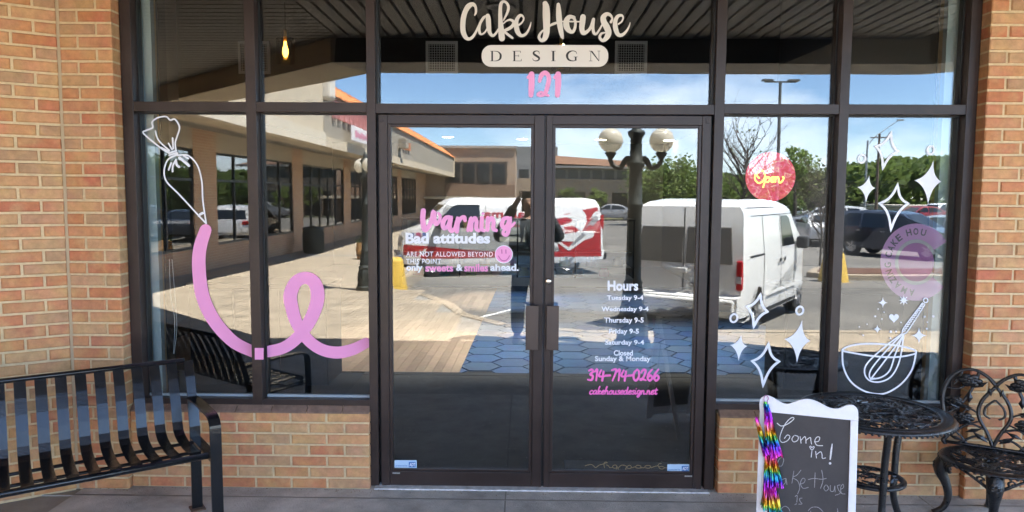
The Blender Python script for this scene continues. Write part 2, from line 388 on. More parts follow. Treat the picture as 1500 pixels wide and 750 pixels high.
# knee walls under the windows
ZK = onY(420, 603, YF).z; YK = -.105
KL1 = onY(541, 650, YK).x; KR0 = onY(1053, 650, YK).x
NK = 9; CK = ZK/NK
def knee(name, label, x0, x1, ph):
    t = wall_core(name, label, (x0, YK, 0), 0, x1-x0, -.02, 9*CH*0+ZK-.012, .22)
    n = round((ZK-.014)/CH)
    brick_run(t, (x0, YK, 0), 0, x1-x0, .002, n, ph, ch=(ZK-.014)/n)
    cp = MB()                                       # sloping brick sill course: one sill brick after another
    x = x0
    while x < x1-.01:
        b = min(x+.2, x1); mb = MB()
        mb.add([(x+.002, YK-.004, ZK-.011), (b-.002, YK-.004, ZK-.011), (b-.002, -.07, ZK+.016), (x+.002, -.07, ZK+.016), (x+.002, YK-.004, ZK-.02), (b-.002, YK-.004, ZK-.02), (b-.002, -.07, ZK-.02), (x+.002, -.07, ZK-.02)],
               [(0,1,2,3), (4,7,6,5), (0,4,5,1), (1,5,6,2), (2,6,7,3), (3,7,4,0)])
        mb.build('sill_brick', m_sill, t, world=True); x = b
    return t
m_sill = mat('sill_brick_dusty', (.20,.13,.095), .9, var=.3, vscale=20, bump=.3)
knee('knee_wall', 'low brick wall under the windows with the pink ribbon', PIER_L+.002, KL1, 1)
knee('knee_wall', 'low brick wall under the sparkle windows behind the bistro table', KR0, PIER_R-.002, 0)

# ================================================================ shopfront frame and panes
FY0, FY1 = -.07, .05
ZTR0, ZTR1 = onY(800, 167, FY0).z, onY(800, 152.5, FY0).z           # transom bar over the doors
ZS0, ZS1 = ZK+.014, onY(420, 585, FY0).z                             # sill bar
ZTOP = 3.17
sf = thing('shopfront', 'dark bronze aluminium shopfront frame holding the shop windows', 'shopfront', (0, 0, ZK))
def fbar(name, x0, x1, z0, z1, y0=FY0, y1=FY1, m=None, bv=.002):
    return MB().box(x0, x1, y0, y1, z0, z1).build(name, m or m_frame, sf, bevel=bv, world=True)
X = dict(j0=pxl(180.5), j1=pxl(195), a0=pxl(360), a1=pxl(375), b0=pxl(537), b1=pxl(550), c0=pxl(1047), c1=pxl(1061.5), d0=pxl(1230), d1=pxl(1244), e0=pxl(1416), e1=pxl(1431))
J0 = PIER_L+.004; E1 = PIER_R-.004
fbar('jamb', J0, X['j1'], ZS0, ZTOP); fbar('jamb', X['e0'], E1, ZS0, ZTOP)
fbar('mullion', X['a0'], X['a1'], ZS0, ZTOP); fbar('mullion', X['d0'], X['d1'], ZS0, ZTOP)
fbar('door_post', X['b0'], X['b1'], .012, ZTOP, FY0-.002); fbar('door_post', X['c0'], X['c1'], .012, ZTOP, FY0-.002)
for k, (u, w) in enumerate((('j1', 'a0'), ('a1', 'b0'), ('c1', 'd0'), ('d1', 'e0'))):
    fbar('transom_bar', X[u], X[w], ZTR0+.006, ZTR1+.006, FY0+.003)
    fbar('sill_bar', X[u], X[w], ZS0, ZS1, FY0+.003)
    fbar('head_bar', X[u], X[w], ZTOP-.06, ZTOP, FY0+.003)
    fbar('pane', X[u]-.004, X[w]+.004, ZS1-.005, ZTR0+.012, 0, .006, m_glass, 0)
    fbar('pane', X[u]-.004, X[w]+.004, ZTR1-.002, ZTOP-.05, 0, .006, m_glass, 0)
    for (za, zb) in ((ZS1, ZTR0+.006), (ZTR1+.006, ZTOP-.06)):                # black gaskets round each pane
        for xx in (X[u], X[w]-.009): fbar('gasket', xx+.0005, xx+.0085, za, zb, -.012, -.0005, m_framed, 0)
        fbar('gasket', X[u]+.009, X[w]-.009, zb-.009, zb-.0005, -.012, -.0006, m_framed, 0)
    # inner sill ledge, pale blue-grey
    fbar('glazing_bead', X[u]+.01, X[w]-.01, ZS1+.0005, ZS1+.014, -.02, -.0006, mat('pale_bead', (.30,.36,.40), .5), 0)
fbar('transom_bar', X['b1'], X['c0'], ZTR0, ZTR1, FY0+.001)
fbar('head_bar', X['b1'], X['c0'], ZTOP-.06, ZTOP, FY0+.003)
fbar('pane', X['b1']-.004, X['c0']+.004, ZTR1-.004, ZTOP-.05, 0, .006, m_glass, 0)
for xx in (X['b1'], X['c0']-.009): fbar('gasket', xx+.0005, xx+.0085, ZTR1, ZTOP-.06, -.04, -.0005, m_framed, 0)
# door stops (dark reveal round the doors)
fbar('door_stop', X['b1'], X['b1']+.012, .012, ZTR0, -.02, .04, m_framed, 0); fbar('door_stop', X['c0']-.012, X['c0'], .012, ZTR0, -.02, .04, m_framed, 0)
MB().box(J0, E1, FY0+.004, .2, ZTOP+.002, 4.6).build('header_wall', mat('header_dark', (.05,.048,.045), .8), sf, world=True)

# ================================================================ doors
ZD0 = onY(800, 720, -.06).z; ZD1 = ZTR0-.006
ZG0 = onY(800, 689, -.06).z; ZG1 = onY(800, 187, -.06).z
DY0, DY1, DG = -.064, -.018, -.044
def door(label, x0, x1, gx0, gx1, pull_px, side):
    t = thing('glass_door', label, 'door', ((x0+x1)/2, DY0, ZD0))
    P = lambda nm, a, b, c, d, y0=DY0, y1=DY1, m=m_frame, bv=.0025: MB().box(a, b, y0, y1, c, d).build(nm, m, t, bevel=bv, world=True)
    P('stile', x0, gx0-.018, ZD0, ZD1); P('stile', gx1+.018, x1, ZD0, ZD1)
    P('rail', gx0-.018, gx1+.018, ZD0, ZG0-.014, DY0+.0015); P('rail', gx0-.018, gx1+.018, ZG1+.016, ZD1, DY0+.0015)
    for a, b, c, d in ((gx0-.018, gx0, ZG0-.014, ZG1+.016), (gx1, gx1+.018, ZG0-.014, ZG1+.016)): P('glazing_bead', a, b, c, d, DY0+.008, DY1-.003)
    P('glazing_bead', gx0, gx1, ZG0-.014, ZG0, DY0+.008, DY1-.003); P('glazing_bead', gx0, gx1, ZG1, ZG1+.016, DY0+.008, DY1-.003)
    P('pane', gx0-.004, gx1+.004, ZG0-.004, ZG1+.004, DG, DG+.006, m_glass, 0)
    # wide pull handle: flat plate held off the stile
    a, b, zt, zb = pull_px
    h = P('pull_handle', a, b, zb, zt, DY0-.05, DY0-.044, mat('handle_bronze', (.055,.037,.031), .34), .002)
    for z in (zt-.03, zb+.03): P('handle_mount', a+.012 if side < 0 else b-.03, a+.03 if side < 0 else b-.012, z-.012, z+.012, DY0-.044, DY0, m_frame)
    fl = a if side > 0 else b-.005
    P('handle_flange', (b-.004 if side < 0 else a), (b if side < 0 else a+.004), zb, zt, DY0-.0439, DY0-.02, m_frame, 0)
    return t
dx = lambda px, py=400: onY(px, py, DY0).x
gxd = lambda px, py=187: onY(px, py, DG).x
zt, zb = onY(790, 448, DY0-.05).z, onY(790, 513, DY0-.05).z
hx = lambda px: onY(px, 480, DY0-.05).x
dl = door('bronze glass door with the pink warning lettering', X['b1']+.014, dx(795.5), gxd(573), gxd(778), (hx(770), hx(788.5), zt, zb), -1)
dr = door('bronze glass door with the opening hours and a key cylinder', dx(798.5), X['c0']-.014, gxd(814), gxd(1023), (hx(800.5), hx(818.5), zt, zb), 1)
p = onY(803, 412, DY0)
lk = MB(); 
prof = [(.001, -.012), (.012, -.0115), (.0175, -.007), (.019, 0)]
lk.lathe([(r, z) for r, z in prof], 20); lk.v = [(x+p.x, z+DY0, y+p.z) for x, y, z in lk.v]
kc = lk.build('key_cylinder', mat('chrome', (.62,.58,.5), .22, 1), dr, smooth=True, world=True)
MB().box(p.x-.0015, p.x+.0015, DY0-.0128, DY0-.0118, p.z-.007, p.z+.006).build('key_slot', m_framed, kc, world=False) if False else None
# tiny maker's plates and bottom pivots
for (pxa, pya, d_) in ((575, 692.5, dl), (1003, 697, dr)):
    c = onY(pxa, pya, DY0); MB().box(c.x, c.x+.042, DY0-.0012, DY0+.002, c.z-.006, c.z+.002).build('maker_plate', mat('plate_tin', (.32,.31,.29), .5, var=.5, vscale=300), d_, world=True)
for xx, d_ in ((X['b1']+.03, dl), (X['c0']-.03, dr)):
    for zz in (ZD0+.01, ZD1-.04): MB().box(xx-.014, xx+.014, DY0-.004, DY0+.01, zz, zz+.03).build('pivot', m_frame, d_, world=True, bevel=.002)
# meeting stile weather strip
MB().box(dx(795.8), dx(798.2), -.05, -.03, ZD0, ZD1).build('weather_strip', m_framed, dl, world=True)
# threshold: alloy strip on a concrete step
thr = MB(); thr.box(X['b1']-.02, X['c0']+.02, -.115, .03, .0045, .013)
tag(thr.build('door_threshold', mat('worn_alloy', (.62,.62,.62), .5, .2, var=.3, vscale=25), bevel=.003), 'worn pale metal threshold strip under the two glass doors', 'threshold')
# paving in front of the doors: joint lines between the slabs
m_joint = mat('joint_dark', (.05,.047,.042), .95)
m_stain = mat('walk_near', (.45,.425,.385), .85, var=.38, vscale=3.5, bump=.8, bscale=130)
nt = m_stain.node_tree; bs = nt.nodes['Principled BSDF']; g_ = nt.nodes.new('ShaderNodeNewGeometry'); vr = nt.nodes.new('ShaderNodeTexVoronoi'); vr.inputs['Scale'].default_value = 95
rp = nt.nodes.new('ShaderNodeValToRGB'); rp.color_ramp.elements[0].position = .10; rp.color_ramp.elements[0].color = (1, 1, 1, 1); rp.color_ramp.elements[1].position = .2; rp.color_ramp.elements[1].color = (0, 0, 0, 1)
n4 = nt.nodes.new('ShaderNodeTexNoise'); n4.inputs['Scale'].default_value = 14; m4 = nt.nodes.new('ShaderNodeMath'); m4.operation = 'MULTIPLY'
mxs = nt.nodes.new('ShaderNodeMix'); mxs.data_type = 'RGBA'; mxs.inputs['B'].default_value = (.55, .53, .49, 1); src = bs.inputs['Base Color'].links[0].from_socket
nt.links.new(g_.outputs['Position'], vr.inputs['Vector']); nt.links.new(g_.outputs['Position'], n4.inputs['Vector']); nt.links.new(vr.outputs['Distance'], rp.inputs[0]); nt.links.new(rp.outputs[0], m4.inputs[0]); nt.links.new(n4.outputs['Fac'], m4.inputs[1])
nt.links.new(m4.outputs[0], mxs.inputs['Factor']); nt.links.new(src, mxs.inputs['A']); nt.links.new(mxs.outputs['Result'], bs.inputs['Base Color'])
jx = [-5.2, -3.6, onZ(105, 727).x, onZ(740, 737).x, 2.1, 4.3]
yj = onZ(800, 734).y
for a, b in zip(jx, jx[1:]):
    for (y0, y1) in ((yj+.004, .05 if a > -3 else -.2), (-2.1, yj-.004)):
        if a < -3 and y1 > -.5: continue
        mb = MB(); g = .004
        n = 6
        for i in range(n+1):
            y = y0+g+(y1-y0-2*g)*i/n
            mb.v += [(a+g, y, wz(0, y)+.004), (b-g, y, wz(0, y)+.004)]
        mb.f = [(2*i, 2*i+1, 2*i+3, 2*i+2) for i in range(n)]
        mb.build('paving_slab', m_stain, walk)
MB().box(jx[1], jx[-1], yj-.0038, yj+.0038, -.01, .0012).build('paving_joint', mat('joint_pale', (.38,.36,.32), .95), walk)

# ================================================================ inside of the shop
RX0, RX1, RY1, RZ = -4.6, E1+.8, 13.2, 4.3
m_dark = mat('charcoal_wall', (.030,.030,.032), .8, var=.2, vscale=2)
m_mid = mat('grey_wall', (.10,.098,.095), .85, var=.1, vscale=2)
for nm, b in (('interior_wall_left', (RX0-.1, RX0, .06, RY1, -.2, RZ)), ('interior_wall_right', (RX1, RX1+.1, .06, RY1, -.2, RZ)), ('interior_wall_back', (RX0, RX1, RY1, RY1+.1, -.2, RZ))):
    tag(MB().box(*b).build(nm, m_mid if 'right' not in nm else m_dark), kind='structure')
tag(MB().box(RX0-.1, RX1+.1, .1, RY1+.1, RZ, RZ+.1).build('interior_ceiling', m_dark), kind='structure')
tag(MB().box(RX0-.1, J0-.02, .4, .5, -.1, RZ).build('interior_wall_front', m_dark), kind='structure')
tag(MB().box(E1+.02, RX1+.1, .4, .5, -.1, RZ).build('interior_wall_front', m_dark), kind='structure')
YB = 5.5
bh = tag(MB().box(RX0, RX1, YB, YB+.12, 2.86, RZ).build('bulkhead_wall', mat('black_bulkhead', (.007,.0075,.008), .9)), kind='structure')
tag(MB().box(RX0, RX1, YB+.121, RY1, 2.86, 2.95).build('back_ceiling', mat('white_ceiling', (.30,.29,.27), .9)), kind='structure')
# floor: dark entrance matting, then oak planks at the left and blue hexagon tiles at the right
Y0F = onZ(650, 547, .0).y
fl = tag(MB().box(RX0, RX1, .06, RY1, -.12, -.004).build('interior_floor', mat('grout_dark', (.02,.021,.024), .9)), kind='structure')
m_mat = mat('entrance_matting', (.050,.049,.048), .95, var=.3, vscale=9, bump=.6, bscale=200)
em = tag(MB().box(X['a1'], RX1-.9, .1, Y0F-.1, -.003, .007).build('entrance_mat', m_mat), 'wide charcoal entrance mat behind the glass doors', 'mat')
MB().box(X['a1'], RX1-.9, Y0F-.1, Y0F, -.003, .010).build('edge_strip', mat('rubber_edge', (.012,.012,.013), .6), em)
m_hex = ramp_mat('blue_tile', [(.030,.078,.18),(.040,.09,.20),(.034,.068,.15),(.045,.092,.185),(.026,.064,.175),(.05,.088,.165)], .35, 14, .1, 30, .3)
m_plank = ramp_mat('oak_plank', [(.30,.21,.145),(.35,.25,.175),(.25,.175,.12),(.32,.23,.16),(.28,.20,.14)], .5, 18, .15, 40, .2)
pA, pB = onZ(676, 540, 0), onZ(729, 421, 0)                            # seam between wood and tile
sd = (pB-pA).normalized(); 
seam_x = lambda y: pA.x+(y-pA.y)*(pB.x-pA.x)/(pB.y-pA.y)
HR = .205                                                              # hexagon radius
hexme = []
for i in range(3):
    mb = MB(); g = HR-.010
    pts = [(g*math.cos(math.pi/3*k), g*math.sin(math.pi/3*k)) for k in range(6)]
    mb.prism(pts, lambda u, v, d: (u, v, d), -.004, .006); hexme.append(mb.mesh('hexagon_tile', m_hex))
nh = 0; row = 0; hx0 = -1.5; stuffh = MB()
for i in range(0, 24):
    for j in range(0, 34):
        x = -1.45+i*HR*1.5; y = Y0F+.1+j*HR*math.sqrt(3)+(HR*math.sqrt(3)/2 if i % 2 else 0)
        if x+HR < seam_x(y) or x > RX1-.1 or y > 9.3: continue
        if nh < 290:
            o = bpy.data.objects.new('hexagon_tile', hexme[(i+j) % 3]); COL.objects.link(o); o.parent = fl; o.location = (x, y, random.uniform(-.0008, .0008)); nh += 1
        else:
            stuffh.prism([((HR-.010)*math.cos(math.pi/3*k), (HR-.010)*math.sin(math.pi/3*k)) for k in range(6)], lambda u, v, d: (x+u, y+v, d), -.004, .006)
if stuffh.v: o = stuffh.build('hexagon_tile_field', m_hex, fl); o['kind'] = 'stuff'
# planks run parallel to the seam
ux = Vector((sd.x, sd.y, 0)); px_ = Vector((ux.y, -ux.x, 0))
for k in range(40):
    off = -(k+.5)*.085
    st = Vector((pA.x, pA.y, 0))+px_*off
    run = 0; L0 = random.uniform(.3, 1.2)
    y = Y0F
    # start where the plank meets the mat
    s0 = (Y0F-st.y)/ux.y; s1 = (8.9-st.y)/ux.y; s = s0
    first = True
    while s < s1:
        e = min(s+(L0 if first else 1.22), s1); first = False
        a = st+ux*(s+.001); b = st+ux*(e-.001)
        if (a.x+b.x)/2 > RX0+.2:
            MB().bar(a+Vector((0,0,.006)), b+Vector((0,0,.006)), .0825, .010).build('floor_plank', m_plank, fl)
        s = e
# black cabinet that closes the floor off behind the ribbon window
cx1 = onZ(505, 541, 0).x; cy = Y0F+.02
cab = thing('display_cabinet', 'matt black cabinet standing inside the ribbon window', 'cabinet', (cx1-.6, cy, 0))
MB().box(cx1-1.2, cx1, cy-.5, cy, .0, .86).build('carcass', m_dark, cab, world=True, bevel=.004)
MB().box(cx1-1.22, cx1+.012, cy-.512, cy+.012, .8605, .89).build('worktop', mat('black_top', (.015,.015,.016), .5), cab, world=True, bevel=.003)
for k in range(3): MB().box(cx1-1.19+.4*k, cx1-.81+.4*k, cy-.515, cy-.5005, .08, .84).build('cabinet_door', m_dark, cab, world=True, bevel=.002)
cx0 = onZ(1106, 541, 0).x
cab = thing('display_cabinet', 'matt black cabinet standing inside the sparkle windows', 'cabinet', (cx0+.7, cy, 0))
MB().box(cx0, RX1-.05, cy-.5, cy, .0, .86).build('carcass', m_dark, cab, world=True, bevel=.004)
MB().box(cx0-.012, RX1-.04, cy-.512, cy+.012, .8605, .89).build('worktop', mat('black_top', (.015,.015,.016), .5), cab, world=True, bevel=.003)
for k in range(4): MB().box(cx0+.01+.4*k, cx0+.39+.4*k, cy-.515, cy-.5005, .08, .84).build('cabinet_door', m_dark, cab, world=True, bevel=.002)
hc = thing('hanging_cord', 'thin white blind cord hanging inside the piping bag window', 'cord', onY(255, 520, .05))
for pts_ in ([(248,380),(250,430),(256,470),(254,518)], [(252,380),(256,430),(259,480),(255,518)]): MB().tube(crom([tuple(onY(u, v, .05)) for u, v in pts_], 5), .0018, 5).build('strand', mat('cord_white', (.55,.56,.56), .7), hc, world=True)
# pale trim posts just inside both outer windows
m_trim = mat('pale_blue_trim', (.42,.50,.50), .6)
a = onY(214, 150, .09).x; b = onY(227, 150, .09).x
tag(MB().box(a, b, .07, .11, 0, 3.4).build('window_trim_post', m_trim), 'pale blue-grey trim post inside the piping bag window', 'trim post')
a = onY(1379, 150, .09).x; b = onY(1397, 150, .09).x
tag(MB().box(a, b, .07, .11, 0, 3.4).build('window_trim_post', m_trim), 'pale blue-grey trim post inside the whisk window', 'trim post')
# vents on the bulkhead
for px in (372, 647, 924.5):
    c = onY(px, 84, YB-.02); s = .205
    v = thing('wall_vent', 'square pale metal vent grille high on the black bulkhead', 'vent', (c.x, YB, c.z-s), 0, 'vents on the bulkhead')
    m_vent = mat('vent_metal', (.34,.34,.33), .5, .3)
    for x0, x1, z0, z1 in ((-s, s, -s, -s+.035), (-s, s, s-.035, s), (-s, -s+.035, -s+.035, s-.035), (s-.035, s, -s+.035, s-.035)):
        MB().box(c.x+x0, c.x+x1, YB-.02, YB-.001, c.z+z0, c.z+z1).build('vent_frame', m_vent, v, world=True)
    mb = MB()
    for k in range(11):
        q = -s+.05+k*(2*s-.1)/10
        mb.box(c.x+q-.003, c.x+q+.003, YB-.014, YB-.008, c.z-s+.03, c.z+s-.03); mb.box(c.x-s+.03, c.x+s-.03, YB-.016, YB-.0141, c.z+q-.003, c.z+q+.003)
    mb.build('vent_grid', m_vent, v, world=True)
# pendants: brass stem, amber glass jar, lit bulb
m_brass = mat('brass', (.62,.38,.10), .3, 1)
m_amber = glass_mat('amber_glass', .06, (.95,.83,.55))
m_bulb = mat('bulb_glow', (1.0,.55,.16), .5, emit=1.3)
def pendant(px, py, Y, label):
    c = onY(px, py, Y); t = thing('pendant_lamp', label, 'lamp', (c.x, Y, c.z-.17))
    MB().tube([(0, 0, .36), (0, 0, 4.2-c.z+.17)], .004, 6).build('cord', m_framed, t)
    MB().lathe([(.016, .24), (.02, .26), (.018, .36), (.008, .37)], 12).build('brass_stem', m_brass, t, smooth=True)
    MB().lathe([(.10, 0), (.102, .002), (.102, .26), (.095, .275), (.03, .28), (.03, .277), (.093, .272), (.099, .258), (.099, .0)], 24, cap=False).build('glass_shade', m_amber, t, smooth=True)
    MB().lathe([(.002, .06), (.022, .08), (.034, .12), (.03, .16), (.016, .2), (.014, .24)], 14).build('bulb', m_bulb, t, smooth=True)
pendant(418, 70, 4.2, 'lit amber glass pendant lamp with brass stem above the ribbon window')
pendant(822, 80, 4.2, 'amber glass pendant lamp behind the white name plate over the doors')
# recessed lights at the back
m_led = mat('led_warm', (1.0,.86,.66), .5, emit=9)
for px, py in ((656, 201), (682, 213), (765, 204), (880, 205), (980, 206)):
    c = onZ(px, py, 2.85)
    t = tag(MB().lathe([(.11, 0), (.11, .008)], 20, (c.x, c.y, 2.851)).build('ceiling_light', m_led), 'round recessed ceiling light at the back of the shop', 'ceiling light', 'recessed lights at the back')
    MB().lathe([(.112, -.002), (.135, -.004), (.14, .007), (.112, .008)], 20, (c.x, c.y, 2.8515), cap=False).build('trim_ring', mat('white_trim', (.6,.6,.58), .5), t)
# added ceiling spots over the floor, put in only to brighten planks and tiles
for x, y in ((-1.1, 3.9), (.6, 3.9), (2.2, 3.9), (-.4, 7.4), (1.2, 7.4)):
    zc = 4.29 if y < 5.5 else 2.855
    t = thing('floor_fill_lamp', 'added black ceiling spot that brightens the shop floor', 'ceiling light', (x, y, zc-.1), 0, 'added fill spots over the floor')
    MB().lathe([(.04, 0), (.05, 0), (.05, .1), (.02, .105)], 14).build('fill_body', m_black, t)
    l = bpy.data.lights.new('floor_fill_light', 'SPOT'); l.energy = 100 if y < 5.5 else 50; l.color = (1, .95, .88); l.spot_size = R(52); l.spot_blend = .6; l.shadow_soft_size = .05
    lo = bpy.data.objects.new('floor_fill_light', l); COL.objects.link(lo); lo.parent = t; lo.location = (0, 0, -.01)
# glass display counter deep in the shop
yc = onZ(700, 419, 0).y
x0 = onZ(588, 419, 0).x; x1 = onZ(925, 419, 0).x
dc = thing('display_counter', 'long glass bakery counter on a white base at the back of the shop', 'counter', ((x0+x1)/2, yc, 0))
m_cw = mat('counter_white', (.62,.60,.56), .4)
B = lambda nm, a, m, **k: MB().box(*a).build(nm, m, dc, world=True, **k)
B('base', (x0, x1, yc, yc+.7, .0, .16), m_cw, bevel=.004)
B('back_panel', (x0, x1, yc+.66, yc+.7, .1605, 1.2), mat('counter_back', (.25,.24,.22), .6))
B('shelf', (x0+.03, x1-.03, yc+.08, yc+.64, .34, .355), m_cw); B('shelf', (x0+.03, x1-.03, yc+.08, yc+.64, .62, .632), m_cw)
B('glass_front', (x0, x1, yc+.02, yc+.03, .161, 1.2), m_glass2); B('top', (x0-.02, x1+.02, yc-.02, yc+.72, 1.2005, 1.235), m_blackv)
for q in range(5):
    xx = x0+(x1-x0)*q/4; B('post', (xx-.014, xx+.014, yc+.0, yc+.018, .161, 1.2), m_blackv)
ck = [(.55,.12,.25), (.65,.55,.3), (.15,.4,.42), (.7,.68,.66), (.3,.5,.15), (.6,.3,.12), (.75,.5,.6)]
for k in range(16):
    xx = x0+.25+k*(x1-x0-.5)/15; c = ck[k % 7]
    sh = .16 if k % 2 == 0 else .357
    t = thing('cake', f'{["pink","cream","teal","white","green","orange","rose"][k%7]} iced cake number'.replace(' number', '')+(' on the counter base' if k % 2 == 0 else ' on the counter shelf'), 'cake', (xx, yc+.3, sh+.002), 0, 'cakes in the counter')
    mc = mat('icing_%d' % (k % 7), c, .55)
    MB().lathe([(.10, 0), (.10, .1), (.095, .108)], 18).build('cake_tier', mc, t); MB().lathe([(.06, .1085), (.06, .155), (.055, .16)], 18).build('cake_tier', mc, t)

# grit, crumbs of leaf and mortar along the foot of the walls
gm = MB(); rnd = random.Random(77)
def grit(x, y, sz):
    a = rnd.uniform(0, 6.28); z = wz(x, y)+.0045
    p = [(x+sz*math.cos(a+k*2.09)*rnd.uniform(.6, 1.2), y+sz*math.sin(a+k*2.09)*rnd.uniform(.6, 1.2), z) for k in range(3)]; n0 = len(gm.v)
    gm.v += p+[(x, y, z+sz*rnd.uniform(.3, .7))]; gm.f += [(n0, n0+1, n0+3), (n0+1, n0+2, n0+3), (n0+2, n0, n0+3)]
for k in range(420):
    x = rnd.uniform(-2.5, 3.2); off = abs(rnd.gauss(0, .03))
    base = -.11 if (x < KL1 or x > KR0) else -.10
    grit(x, base-off, rnd.uniform(.002, .006))
for k in range(90): grit(rnd.uniform(-2.6, 3.0), rnd.uniform(-1.2, -.15), rnd.uniform(.002, .005))
tag(gm.build('grit', mat('grit_brown', (.22,.16,.10), .95, var=.6, vscale=40)), 'scattered grit and leaf crumbs on the walk along the wall foot', 'grit', kind='stuff')

# dust specks and small smears on the door glass
m_dust = mat('dust', (.5,.49,.46), .95)
for d_, a, b in ((dl, 578, 775), (dr, 818, 1018)):
    ds = MB(); rnd = random.Random(a)
    for k in range(70):
        u = rnd.uniform(a, b); v = 690-abs(rnd.gauss(0, 55)) if k % 3 else rnd.uniform(200, 680)
        c = onY(u, v, DG-.0006); s_ = rnd.uniform(.0006, .0019); n0 = len(ds.v); an = rnd.uniform(0, 3)
        ds.v += [(c.x+s_*math.cos(an+q_)*(1 if i % 2 else rnd.uniform(.6, 2)), DG-.0006, c.z+s_*math.sin(an+q_)) for i, q_ in enumerate((0, 1.57, 3.14, 4.71))]; ds.f.append((n0, n0+1, n0+2, n0+3))
    o = ds.build('dust_specks', m_dust, d_, world=True); o['kind'] = 'stuff'
# ================================================================ vinyl lettering and pictures on the glass
class Flat:
    """flat shapes drawn in photo pixels on a plane y = Y (the face of a pane)"""
    def __init__(s, Y, proj=None): s.Y = Y; s.mb = MB(); s.k = 0; s.proj = proj or (lambda u, v, Y: onY(u, v, Y))
    def nexty(s): s.k += 1; return s.Y-.00006*s.k
    def poly(s, pts):
        y = s.nexty(); s.mb.add([s.proj(u, v, y) for u, v in pts], [tuple(range(len(pts)))])
    def stroke(s, pts, closed=False, n=8, cap=True, smooth=True):          # pts = (u, v, width)
        P = crom(pts, n, closed) if smooth else list(pts)
        if closed: P.append(P[0])
        y = s.nexty(); m = len(P); L = []
        for i, p in enumerate(P):
            a, b = P[max(i-1, 0)], P[min(i+1, m-1)]
            if closed and i in (0, m-1): a, b = P[m-2], P[1]
            dx_, dy_ = b[0]-a[0], b[1]-a[1]; l = math.hypot(dx_, dy_) or 1
            nx, ny = -dy_/l, dx_/l; w = max(p[2], .05)/2
            yy = y-.0004*i/m
            L.append((s.proj(p[0]+nx*w, p[1]+ny*w, yy), s.proj(p[0]-nx*w, p[1]-ny*w, yy)))
        vs = [q for pr in L for q in pr]
        s.mb.add(vs, [(2*i, 2*i+1, 2*i+3, 2*i+2) for i in range(m-1)])
        if cap and not closed:
            for p, dy2 in ((P[0], .0), (P[-1], .00045)):
                y2 = y-dy2-.00003
                s.mb.add([s.proj(p[0]+p[2]/2*math.cos(a*math.pi/6), p[1]+p[2]/2*math.sin(a*math.pi/6), y2) for a in range(12)], [tuple(range(12))])
    def line(s, pts, w, closed=False, n=6): s.stroke([(u, v, w) for u, v in pts], closed, n)
    def disc(s, u, v, r, ry=None, n=32):
        s.poly([(u+r*math.cos(2*math.pi*k/n), v+(ry or r)*math.sin(2*math.pi*k/n)) for k in range(n)])
    def ring(s, u, v, r, w, ry=None, rot=0):
        pts = []
        for k in range(20):
            a = 2*math.pi*k/20; x, y = r*math.cos(a), (ry or r)*math.sin(a)
            pts.append((u+x*math.cos(rot)-y*math.sin(rot), v+x*math.sin(rot)+y*math.cos(rot), w))
        s.stroke(pts, True, 2)
    def build(s, name, m, parent=None, label=None, cat=None, group=None, world=True):
        o = s.mb.build(name, m, parent, world=world and parent is not None)
        # every decal face looks to the street
        return tag(o, label, cat, group)
def Z(x0, y0, k, w=1.0):                                                     # zoomed-view coordinates -> photo pixels
    return lambda pts: [(x0+p[0]*k, y0+p[1]*k) + ((p[2]*k*w,) if len(p) > 2 else ()) for p in pts]
GY, DYG = -.0015, DG-.0015
def font_text(fl_, s, x0, y0, x1, y1, bold=.0, shear=0, spacing=1.0, proj=None):
    """text fitted to the pixel box (x0,y0)-(x1,y1), y1 = lower edge"""
    cu = bpy.data.curves.new('txt', 'FONT'); cu.body = s; cu.offset = bold; cu.shear = shear; cu.space_character = spacing; cu.resolution_u = 3
    o = bpy.data.objects.new('txt', cu); COL.objects.link(o)
    dg = bpy.context.evaluated_depsgraph_get(); me = bpy.data.meshes.new_from_object(o.evaluated_get(dg))
    xs = [v.co.x for v in me.vertices]; ys = [v.co.y for v in me.vertices]
    ax, bx, ay, by = min(xs), max(xs), min(ys), max(ys); y = fl_.nexty()
    vs = [fl_.proj(x0+(v.co.x-ax)/(bx-ax)*(x1-x0), y1-(v.co.y-ay)/(by-ay)*(y1-y0), y) for v in me.vertices]
    fl_.mb.add(vs, [tuple(p.vertices) for p in me.polygons])
    bpy.data.objects.remove(o); bpy.data.curves.remove(cu); bpy.data.meshes.remove(me)
